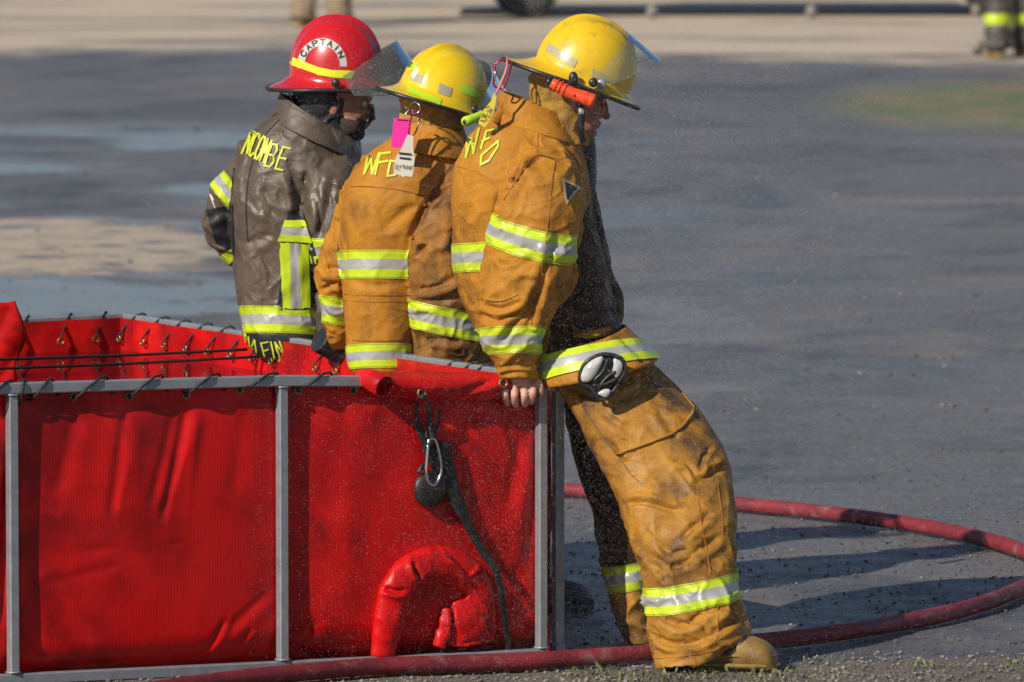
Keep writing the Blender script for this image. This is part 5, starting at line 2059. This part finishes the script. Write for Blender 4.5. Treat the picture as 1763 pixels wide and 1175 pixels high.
# lime light on the right side of helmet 2
hl = thing('flashlight', 'small lime green flashlight beside the middle yellow helmet', 'flashlight', tuple(Wy(812, 207, 20.5)))
V, F, _, _ = tube([Wy(799, 210, 20.50), Wy(803, 209, 20.50), Wy(820, 203, 20.53), Wy(832, 197, 20.56)], [0.0125, 0.0145, 0.0135, 0.012], 16, 3)
mk('torch_body', V, F, M['limeplastic'], hl)
V, F = ellipsoid(Wy(800.5, 210, 20.488), (0.0075, 0.004, 0.0075))
mk('torch_lens', V, F, M['rubber'], hl)
V, F = ellipsoid(Wy(832, 192, 20.56), (0.018, 0.012, 0.010))
mk('bracket', V, F, M['rubber'], hl)
# lime tie at the hem of the middle coat
V, F, _, _ = tube([Wy(714, 628, 20.56), Wy(710, 645, 20.555)], 0.004, 8, 3)
mk('zip_tie', V, F, M['limepatch'], m2)

# ================================================================== CAPTAIN : left, brown coat
Y1 = 21.30
m1 = thing('person', 'firefighter seated on the tank rim in wet brown coat and red captain helmet', 'person', (float(Wy(490, 600, Y1)[0]), Y1, 0.745))
t1 = loft([(492, 175, 590, 205, Y1, 48), (468, 195, 612, 230, Y1, 64), (436, 225, 622, 262, Y1, 80), (412, 265, 620, 290, Y1, 90), (399, 320, 605, 330, Y1, 92), (396, 385, 585, 390, Y1, 90),
           (402, 440, 568, 442, Y1, 86), (407, 500, 560, 502, Y1, 84), (417, 550, 562, 565, Y1, 86), (421, 585, 566, 598, Y1, 86), (440, 612, 555, 622, Y1, 78)], 4, 48, 2.3)
a1l = loft([(415, 245, 450, 250, Y1 + .02, 40), (395, 280, 440, 290, Y1 + .05, 44), (372, 312, 428, 330, Y1 + .07, 44), (352, 350, 418, 365, Y1 + .09, 42), (349, 385, 412, 385, Y1 + .10, 42),
            (360, 415, 415, 400, Y1 + .11, 40), (385, 445, 430, 410, Y1 + .12, 36), (412, 462, 445, 430, Y1 + .14, 30)], 4, 30)
a1r = loft([(560, 245, 612, 258, Y1 - .02, 45), (535, 285, 622, 295, Y1 - .07, 56), (522, 335, 618, 345, Y1 - .10, 58), (528, 390, 610, 395, Y1 - .11, 54), (538, 440, 605, 442, Y1 - .10, 48),
            (545, 490, 600, 490, Y1 - .07, 42), (550, 540, 600, 540, Y1 - .03, 36), (560, 585, 595, 580, Y1, 28)], 4, 34)
jk1 = Surf(*remesh([t1, a1l, a1r], 0.0048, 5), lofts=[(t1[2], t1[3]), (a1l[2], a1l[3]), (a1r[2], a1r[3])])
l1 = jk1.lab
jk1.lump(0.008, 6, 17)
jk1.wrinkle(0.010, 7, axis=(1, 0, 0.3), squash=1.5, seed=41, mask=np.where(l1 > 0, 0.9, 0.45))
jk1.wrinkle(0.004, 15, axis=(1, 0, 0.3), squash=1.6, seed=47)
jk1.fold([(498, 290), (512, 330), (515, 375)], 0.015, 7)
jk1.fold([(530, 290), (520, 330), (516, 370)], 0.012, 7, side=-1)
jk1.fold([(450, 320), (460, 350), (470, 375)], 0.007, 7)
jk1.fold([(440, 430), (450, 445), (470, 470)], 0.006, 6)
jk1.fold([(575, 300), (565, 350), (555, 400)], 0.010, 7)
jk1.fold([(415, 420), (440, 415), (470, 400)], 0.006, 7)
jk1.fold([(545, 330), (552, 380), (548, 410)], 0.008, 5)
jk1.fold([(352, 380), (375, 368), (400, 365)], 0.010, 5)
jk1.fold([(430, 235), (425, 300), (420, 350)], 0.004, 8)
jo1 = jk1.obj('jacket', M['brown'], m1)
band(jk1, (418, 553), (564, 558), 46, jo1, sag=-4, lab=[0], refY=Y1)
band(jk1, (368, 300), (408, 352), 36, jo1, lab=[1], refY=Y1 + .07)
band(jk1, (385, 450), (415, 432), 22, jo1, lab=[1], refY=Y1 + .12, stripes=((-1, 1, 'lime'),))
band(jk1, (530, 432), (606, 436), 44, jo1, lab=[2], refY=Y1 - .1)
# black panels on the coat
patch(jk1, [(496, 363), (522, 361), (575, 534), (477, 534)], M['blackcloth'], jo1, 'side_panel', off=0.003, n=18, m=24)
patch(jk1, [(417, 574), (566, 582), (560, 620), (440, 612)], M['blackcloth'], jo1, 'tail_panel', off=0.003, n=24, m=10)
patch(jk1, [(355, 362), (402, 352), (404, 440), (372, 418)], M['blackcloth'], jo1, 'elbow_patch', off=0.003, n=12, m=12)
for q, mm in (([(491, 378), (528, 380), (532, 392), (486, 391)], 'lime'), ([(486, 391), (532, 393), (536, 406), (482, 404)], 'silver'), ([(482, 404), (536, 406), (540, 418), (478, 415)], 'lime'),
              ([(482, 417), (499, 418), (501, 532), (486, 530)], 'lime'), ([(499, 418), (515, 419), (517, 532), (501, 532)], 'silver'), ([(515, 419), (530, 421), (533, 530), (517, 532)], 'lime')):
    patch(jk1, q, M[mm], jo1, 'reflective_panel', off=0.006, n=8, m=14)
for pts in ([(490, 197), (452, 240), (432, 290), (424, 350), (427, 415)], [(403, 290), (398, 350), (400, 400)], [(470, 200), (480, 196), (500, 193)]):
    seam(jk1, pts, 'blackcloth', jo1, r=0.002)
seam(jk1, [(368, 345), (362, 335), (372, 362)], 'white', jo1, r=0.002)
ln = text_lines('I', (414, 262), (8, 5), (14, -33)) + text_lines('NCOM', (420, 262), (6.6, 3.4), (14, -36), adv=1.42) + text_lines('BE', (456, 286), (12, 3.0), (13, -37), adv=1.55)
strokes(jk1, ln, 3.3, 'letter', jo1, off=0.004)
kl = [[(421.5, 572), (425, 600)], [(430, 580), (433.5, 602), (440, 585)], [(441, 586), (443.5, 604)],
      [(462, 588), (451, 590), (459, 618)], [(455, 603), (463, 601)], [(467, 588), (474, 614)], [(482, 616), (474, 589), (491, 612), (482, 588)], [(462, 620), (474, 619)], [(480, 619), (492, 618)]]
strokes(jk1, kl, 2.6, 'letter', jo1, off=0.006)
co1, cs1 = collar(jo1, [(486, 162, 588, 228, Y1 - .01, 62), (480, 172, 600, 244, Y1, 70), (476, 190, 612, 262, Y1, 80), (468, 205, 620, 276, Y1, 86)], 'brown')
patch(cs1, [(470, 186), (486, 184), (482, 202), (468, 204)], M['silver'], co1, 'collar_badge', off=0.004)
R1 = frame(-6, 10, 0)
hc1 = Wy(583, 174, Y1 - 0.02)
body1, f1 = body_mesh(m1, hc1, R1, 'skin2', core=[tube([hc1 + np.array([-0.045, 0, -0.15]), Wy(520, 330, Y1), Wy(485, 450, Y1), Wy(490, 590, Y1)], [0.06, 0.10, 0.09, 0.09], 16, 3),
                        tube([Wy(545, 310, Y1), Wy(570, 380, Y1 - .1), Wy(572, 480, Y1 - .07), Wy(578, 580, Y1)], [0.05, 0.045, 0.035, 0.028], 14, 3),
                        tube([Wy(460, 300, Y1), Wy(400, 340, Y1 + .08), Wy(385, 390, Y1 + .1), Wy(425, 440, Y1 + .14)], [0.05, 0.03, 0.03, 0.025], 14, 3)])
# beard stubble shell on lower face
hloc = (f1.V - hc1) @ np.asarray(R1)
mk_ = (hloc[:, 2] < -0.040) & (hloc[:, 0] > 0.015) & (hloc[:, 2] > -0.12) & ~((np.abs(hloc[:, 1]) < 0.017) & (hloc[:, 2] > -0.068) & (hloc[:, 2] < -0.050))
fm = mk_[f1.F].all(1)
idx = np.unique(f1.F[fm])
mp_ = -np.ones(len(f1.V), int)
mp_[idx] = np.arange(len(idx))
mk('beard', (f1.V + f1.N * 0.0025)[idx], mp_[f1.F[fm]], M['hair'], m1)
hd = Surf(*remesh([ellipsoid(hc1 + np.array([-0.044, 0, 0.01]), (0.088, 0.094, 0.105)), tube([hc1 + np.array([-0.03, 0, 0]), hc1 + np.array([-0.045, 0, -0.07]), hc1 + np.array([-0.04, 0, -0.12])], [0.085, 0.080, 0.086], 24, 3)], 0.006, 4))
hd.wrinkle(0.009, 15, axis=(0.5, 0, 0.8), squash=1.6, seed=51)
hd.obj('hood', M['blackcloth'], m1)
V, F, _, _ = tube([Wy(640, 180, Y1 - 0.04), Wy(642, 198, Y1 - 0.04), Wy(632, 216, Y1 - 0.05), Wy(616, 229, Y1 - 0.07)], [0.005, 0.0055, 0.0055, 0.005], 8, 4)
mk('chin_strap', V, F, M['rubber'], m1)
h1, hs1 = helmet(m1, Wy(579, 132, Y1 - 0.02), frame(-4, 2, 3), 'rhelm', Lx=0.134, Ly=0.118, Hh=0.170, back=0.048, side=0.018, front=0.020, crest=0.010, visor='visor', vang=34, vx=1.32, vl=0.165)
for q in ([(505, 99), (548, 116), (546, 128), (502, 112)], [(548, 116), (572, 121), (569, 133), (546, 129)], [(572, 121), (612, 122), (605, 136), (569, 133)], [(490, 108), (498, 103), (500, 109), (494, 111)]):
    patch(hs1, q, M['yellowpatch'], h1, 'sticker')
# white arc with the word CAPTAIN
V, F = [], []
na = 36
for i in range(na + 1):
    a = math.radians(188 - 192 * i / na)
    for r in (30, 36, 42):
        V.append(hs1.hit(555 + r * math.cos(a), 112 - r * 1.08 * math.sin(a), off=0.0015))
for i in range(na):
    for c in (0, 1):
        a = i * 3 + c
        F.append((a, a + 1, a + 4, a + 3))
arc = mk('arc_sticker', V, F, M['reflwhite'], h1)
word = 'CAPTAIN'
lines = []
for i, chx in enumerate(word):
    a0 = math.radians(150 - 20.5 * i)
    for s in FONT[chx]:
        q = []
        for u, v in s:
            a = a0 - math.radians((u - 0.5) * 13)
            r = 31.8 + v * 8.2
            q.append((555 + r * math.cos(a), 112 - r * 1.08 * math.sin(a)))
        lines.append(q)
strokes(hs1, lines, 2.1, 'ink', arc, off=0.0028)
hk = thing('snap_hook', 'pale snap hook hanging from the back brim of the red helmet', 'hook', tuple(Wy(492, 155, Y1)))
V, F, _, _ = tube([Wy(486, 141, Y1), Wy(490, 150, Y1), Wy(497, 160, Y1), Wy(504, 173, Y1)], [0.003, 0.0045, 0.003, 0.0028], 8, 4)
mk('clip', V, F, M['white'], hk)
V, F, _, _ = tube([Wy(487, 150, Y1 - .004), Wy(494, 146, Y1 - .004), Wy(499, 151, Y1 - .004)], 0.0025, 8, 3)
mk('lever', V, F, M['steel'], hk)
seated_legs(m1, Wy(495, 600, Y1) + np.array([0, 0, 0.07]), 'brown')
glove(m1, Wy(582, 596, Y1 + 0.02), OUT)
glove(m1, Wy(440, 445, Y1 + 0.16), OUT)

# ------------------------------------------------------------------ BACKGROUND PEOPLE AND VEHICLE


def far_person(base, heading, label, pant, cuff):
    t = thing('person', label, 'person', tuple(base))
    h = math.radians(heading)
    f = np.array([math.cos(h), math.sin(h), 0])
    s = np.array([-f[1], f[0], 0])
    base = np.array(base, float)
    parts = []
    for k, st in ((-1, 0.10), (1, -0.08)):
        hip = base + s * k * 0.10 + [0, 0, 0.92]
        ft = base + s * k * 0.13 + f * st + [0, 0, 0.06]
        parts.append(tube([hip, (hip + ft) / 2 + f * 0.03, ft], [0.105, 0.09, 0.105], 18, 4))
        g = ft.copy()
        g[2] = 0
        boot(t, g - f * 0.07, g + f * 0.20)
    sf = Surf(*remesh(parts, 0.012, 4))
    sf.wrinkle(0.014, 6, squash=1.5, seed=base[0])
    to_ = sf.obj('trousers', M[pant], t)
    pxb, pyb = proj(base + [0, 0, 0.28])
    band(sf, (pxb - 50, pyb), (pxb + 50, pyb), 18, to_, refY=base[1], stripes=((-1, 1, 'lime'),))
    body = tube([base + [0, 0, 0.85], base + [0, 0, 1.1], base + [0, 0, 1.38], base + [0, 0, 1.5]], [0.17, 0.19, 0.21, 0.10], 24, 4, flat=0.75)
    arms = [tube([base + s * k * 0.2 + [0, 0, 1.4], base + s * k * 0.3 + [0, 0, 1.15], base + s * k * 0.24 + f * 0.2 + [0, 0, 1.0]], [0.08, 0.07, 0.055], 14, 4) for k in (-1, 1)]
    sj = Surf(*remesh([body] + arms, 0.014, 4))
    sj.wrinkle(0.014, 6, squash=1.5, seed=base[0] + 3)
    sj.obj('jacket', M[pant], t)
    R = frame(heading, 5, 0)
    bc = [tube([base + [0, 0, 1.5], base + [0, 0, 1.2], base + [0, 0, 0.95]], [0.06, 0.12, 0.12], 14, 3)]
    bc += [tube([base + [0, 0, 1.38], base + s * k * 0.2 + [0, 0, 1.38], base + s * k * 0.3 + [0, 0, 1.15], base + s * k * 0.24 + f * 0.2 + [0, 0, 1.0], base + s * k * 0.22 + f * 0.33 + [0, 0, 0.96]],
                [0.05, 0.05, 0.045, 0.035, 0.035], 12, 3) for k in (-1, 1)]
    body_mesh(t, base + [0, 0, 1.64], R, 'skin2', core=bc, vox=0.006)
    helmet(t, base + [0, 0, 1.70], R, 'yhelm', vis=False)
    return t


M['tanpant'] = mat('pale_tan_turnout_cloth', (0.30, 0.21, 0.13), (0.22, 0.15, 0.09), scale=6, rough=0.7)
M['darkpant'] = mat('dark_brown_trouser_cloth', (0.10, 0.075, 0.06), (0.035, 0.03, 0.035), scale=4, rough=0.6)  # brownish-dark mottled cloth for the right-hand figure
far_person(G(552, 45), 60, 'distant firefighter beyond the red helmet, only tan trouser legs in view', 'tanpant', None)
far_person(G(1742, 98), 100, 'distant firefighter at the top right edge, only legs and yellow cuffs in view', 'darkpant', None)

vb = G(1010, 31)
veh = thing('parked_truck', 'dark parked truck at the top of the frame with one wheel visible', 'truck', tuple(vb))


def box(c, d, name, m, parent, bev=0.04):
    bm = bmesh.new()
    bmesh.ops.create_cube(bm, size=1)
    for v in bm.verts:
        v.co = Vector((v.co.x * d[0], v.co.y * d[1], v.co.z * d[2]))
    bmesh.ops.bevel(bm, geom=list(bm.edges), offset=bev, segments=3, affect='EDGES')
    V = np.array([v.co[:] for v in bm.verts]) + np.array(c)
    F = [tuple(v.index for v in f.verts) for f in bm.faces]
    bm.free()
    return mk(name, V, F, M[m], parent)


box(vb + np.array([1.5, 1.05, 0.80]), (6.2, 1.9, 0.80), 'body', 'navy', veh, 0.12)
box(vb + np.array([0.5, 1.05, 1.45]), (2.6, 1.7, 0.62), 'cab', 'navy', veh, 0.2)
box(vb + np.array([1.5, 1.05, 0.36]), (5.8, 1.7, 0.16), 'chassis', 'tyre', veh, 0.03)
for dx in (-0.52, 3.55):
    for dy in (0.12, 1.95):
        c = vb + np.array([dx, dy, 0.29])
        V, F = torus(c, (0, 1, 0), 0.215, 0.085, 32, 12)
        wh = mk('wheel', V, F, M['tyre'], veh)
        V, F = ellipsoid(c + np.array([0, -0.03, 0]), (0.15, 0.05, 0.15))
        mk('rim', V, F, M['alloy'], wh)
# small pale marker stones
for i, (x, y, lab) in enumerate(((1123, 31, 'small pale round marker beside the truck, leftmost in the top row'), (1397, 31, 'small pale round marker in the middle of the top row'),
                                 (1682, 28, 'small pale round marker nearest the far person at top right'), (1683, 92, 'small pale marker on the dark wet ground below the others at top right'))):
    p = G(x, y)
    V, F = ellipsoid(p + [0, 0, 0.05], (0.05, 0.05, 0.06), None, 14, 8)
    V = V + 0.006 * pnoise(V * 20)[:, None]
    mk('marker_stone', V, F, M['stone'], cat='marker', label=lab, group='pale markers on the far ground')

# ------------------------------------------------------------------ LOOSE STONES, WEEDS, SPRAY


def scatter_stones(n, region, smin, smax, name, m, label, bias=None):
    ico = [(0, 0, 1), (.894, 0, .447), (.276, .851, .447), (-.724, .526, .447), (-.724, -.526, .447), (.276, -.851, .447), (.724, .526, -.447), (-.276, .851, -.447), (-.894, 0, -.447), (-.276, -.851, -.447), (.724, -.526, -.447), (0, 0, -1)]
    fc = [(0, 1, 2), (0, 2, 3), (0, 3, 4), (0, 4, 5), (0, 5, 1), (1, 6, 2), (2, 7, 3), (3, 8, 4), (4, 9, 5), (5, 10, 1), (2, 6, 7), (3, 7, 8), (4, 8, 9), (5, 9, 10), (1, 10, 6), (11, 7, 6), (11, 8, 7), (11, 9, 8), (11, 10, 9), (11, 6, 10)]
    ico = np.array(ico)
    V, F = [], []
    for i in range(n):
        x, y = region()
        r = smin + (smax - smin) * random.random() ** 3
        sc = np.array([1, random.uniform(.7, 1.1), random.uniform(.45, .75)]) * r
        a = random.uniform(0, 6.28)
        q = ico * (1 + rng.normal(0, 0.12, (12, 1))) * sc
        q = np.column_stack([q[:, 0] * math.cos(a) - q[:, 1] * math.sin(a), q[:, 0] * math.sin(a) + q[:, 1] * math.cos(a), q[:, 2]])
        F += [(a_ + len(V) * 12, b_ + len(V) * 12, c_ + len(V) * 12) for a_, b_, c_ in fc]
        V.append(q + np.array([x, y, r * 0.15 - 0.004 + gz(x, y)]))
    return mk(name, np.vstack(V), F, m, smooth=False, kind='stuff', label=label)


M['darkstone'] = mat('dark_gravel_stone', (0.05, 0.05, 0.055), (0.16, 0.14, 0.12), scale=4, rough=0.5)


def reg_fg():
    p = G(random.uniform(-50, 1800), random.uniform(1140, 1195) if random.random() < 0.6 else random.uniform(1118, 1195))
    return p[0], p[1]


def reg_mid():
    py = 800 + 380 * random.random() ** 0.8
    p = G(random.uniform(930, 1800), py)
    return p[0], p[1]


def reg_far():
    py = random.uniform(150, 800)
    p = G(random.uniform(-60, 1820), py)
    return p[0], p[1]


scatter_stones(5200, reg_fg, 0.002, 0.008, 'gravel', M['stone'], 'loose pale gravel along the front edge')
scatter_stones(2600, reg_mid, 0.0018, 0.008, 'gravel', M['darkstone'], 'dark grit scattered on the wet ground')
scatter_stones(260, reg_mid, 0.003, 0.008, 'gravel', M['stone'], 'sparse pale stones on the wet ground')
scatter_stones(500, reg_far, 0.003, 0.012, 'gravel', M['stone'], 'scattered stones on the far ground')
scatter_stones(450, reg_far, 0.003, 0.016, 'gravel', M['darkstone'], 'dark clods on the far ground')

M['weed'] = mat('pale_green_weed', (0.10, 0.13, 0.04), (0.20, 0.18, 0.08), scale=30, rough=0.6)
V, F = [], []
spots = [(985, 1158, 20), (1052, 1155, 18), (1090, 1166, 40), (1130, 1170, 40), (1200, 1160, 26), (1235, 1163, 26), (1330, 1162, 34), (1350, 1160, 24), (1380, 1166, 14), (1590, 1148, 26), (1740, 1143, 14),
         (1010, 1168, 24), (1170, 1168, 20), (1290, 1168, 24), (1450, 1160, 8), (980, 1148, 8), (1400, 1140, 6), (180, 1172, 8), (60, 1174, 8), (340, 1174, 6)]
for sx, sy, n in spots:
    for k in range(n):
        p = G(sx + random.gauss(0, 22), sy + random.gauss(0, 5))
        h = random.uniform(0.004, 0.022) * (1.3 if random.random() < 0.15 else 0.8)
        a = random.uniform(0, 6.28)
        d = np.array([math.cos(a), math.sin(a), 0])
        l = np.array([random.gauss(0, .5), random.gauss(0, .5), 0]) * h
        i0 = len(V)
        wd = random.uniform(0.0012, 0.003)
        V += [p - d * wd, p + d * wd, p + l * .5 + d * wd * 1.4 + [0, 0, h * .6], p + l * .5 - d * wd * 1.4 + [0, 0, h * .6], p + l + [0, 0, h]]
        F += [(i0, i0 + 1, i0 + 2, i0 + 3), (i0 + 3, i0 + 2, i0 + 4)]
mk('weeds', V, F, M['weed'], kind='stuff', label='low pale weeds along the gravel at the foot of the tank and boots')

# fine water spray drifting over the right and middle
oct_ = np.array([(1, 0, 0), (-1, 0, 0), (0, 1, 0), (0, -1, 0), (0, 0, 1), (0, 0, -1)], float)
of = np.array([(0, 2, 4), (2, 1, 4), (1, 3, 4), (3, 0, 4), (2, 0, 5), (1, 2, 5), (3, 1, 5), (0, 3, 5)])
nd = 260000
xs = np.where(rng.random(nd) < 0.5, rng.normal(1100, 240, nd), rng.uniform(430, 1800, nd))
ys = rng.uniform(-20, 1190, nd)
Yd = rng.uniform(17.5, 22.5, nd)
Yd = np.where(rng.random(nd) < 0.55, rng.uniform(19.2, 19.9, nd), Yd)
rad = 0.00026 + 0.00042 * rng.random(nd) ** 6
cen = np.array([Wy(a, b, c) for a, b, c in zip(xs, ys, Yd)])
ok = (cen[:, 2] > 0.01)
cen, rad = cen[ok], rad[ok]
DV = (cen[:, None, :] + oct_[None] * rad[:, None, None]).reshape(-1, 3)
DF = (of[None] + (np.arange(len(cen)) * 6)[:, None, None]).reshape(-1, 3)
M['drop'] = mat('water_droplet', (0.85, 0.88, 0.92), rough=0.15, spec=0.8)
mk('water_spray', DV, DF, M['drop'], kind='stuff', label='fine water spray drifting in the air')
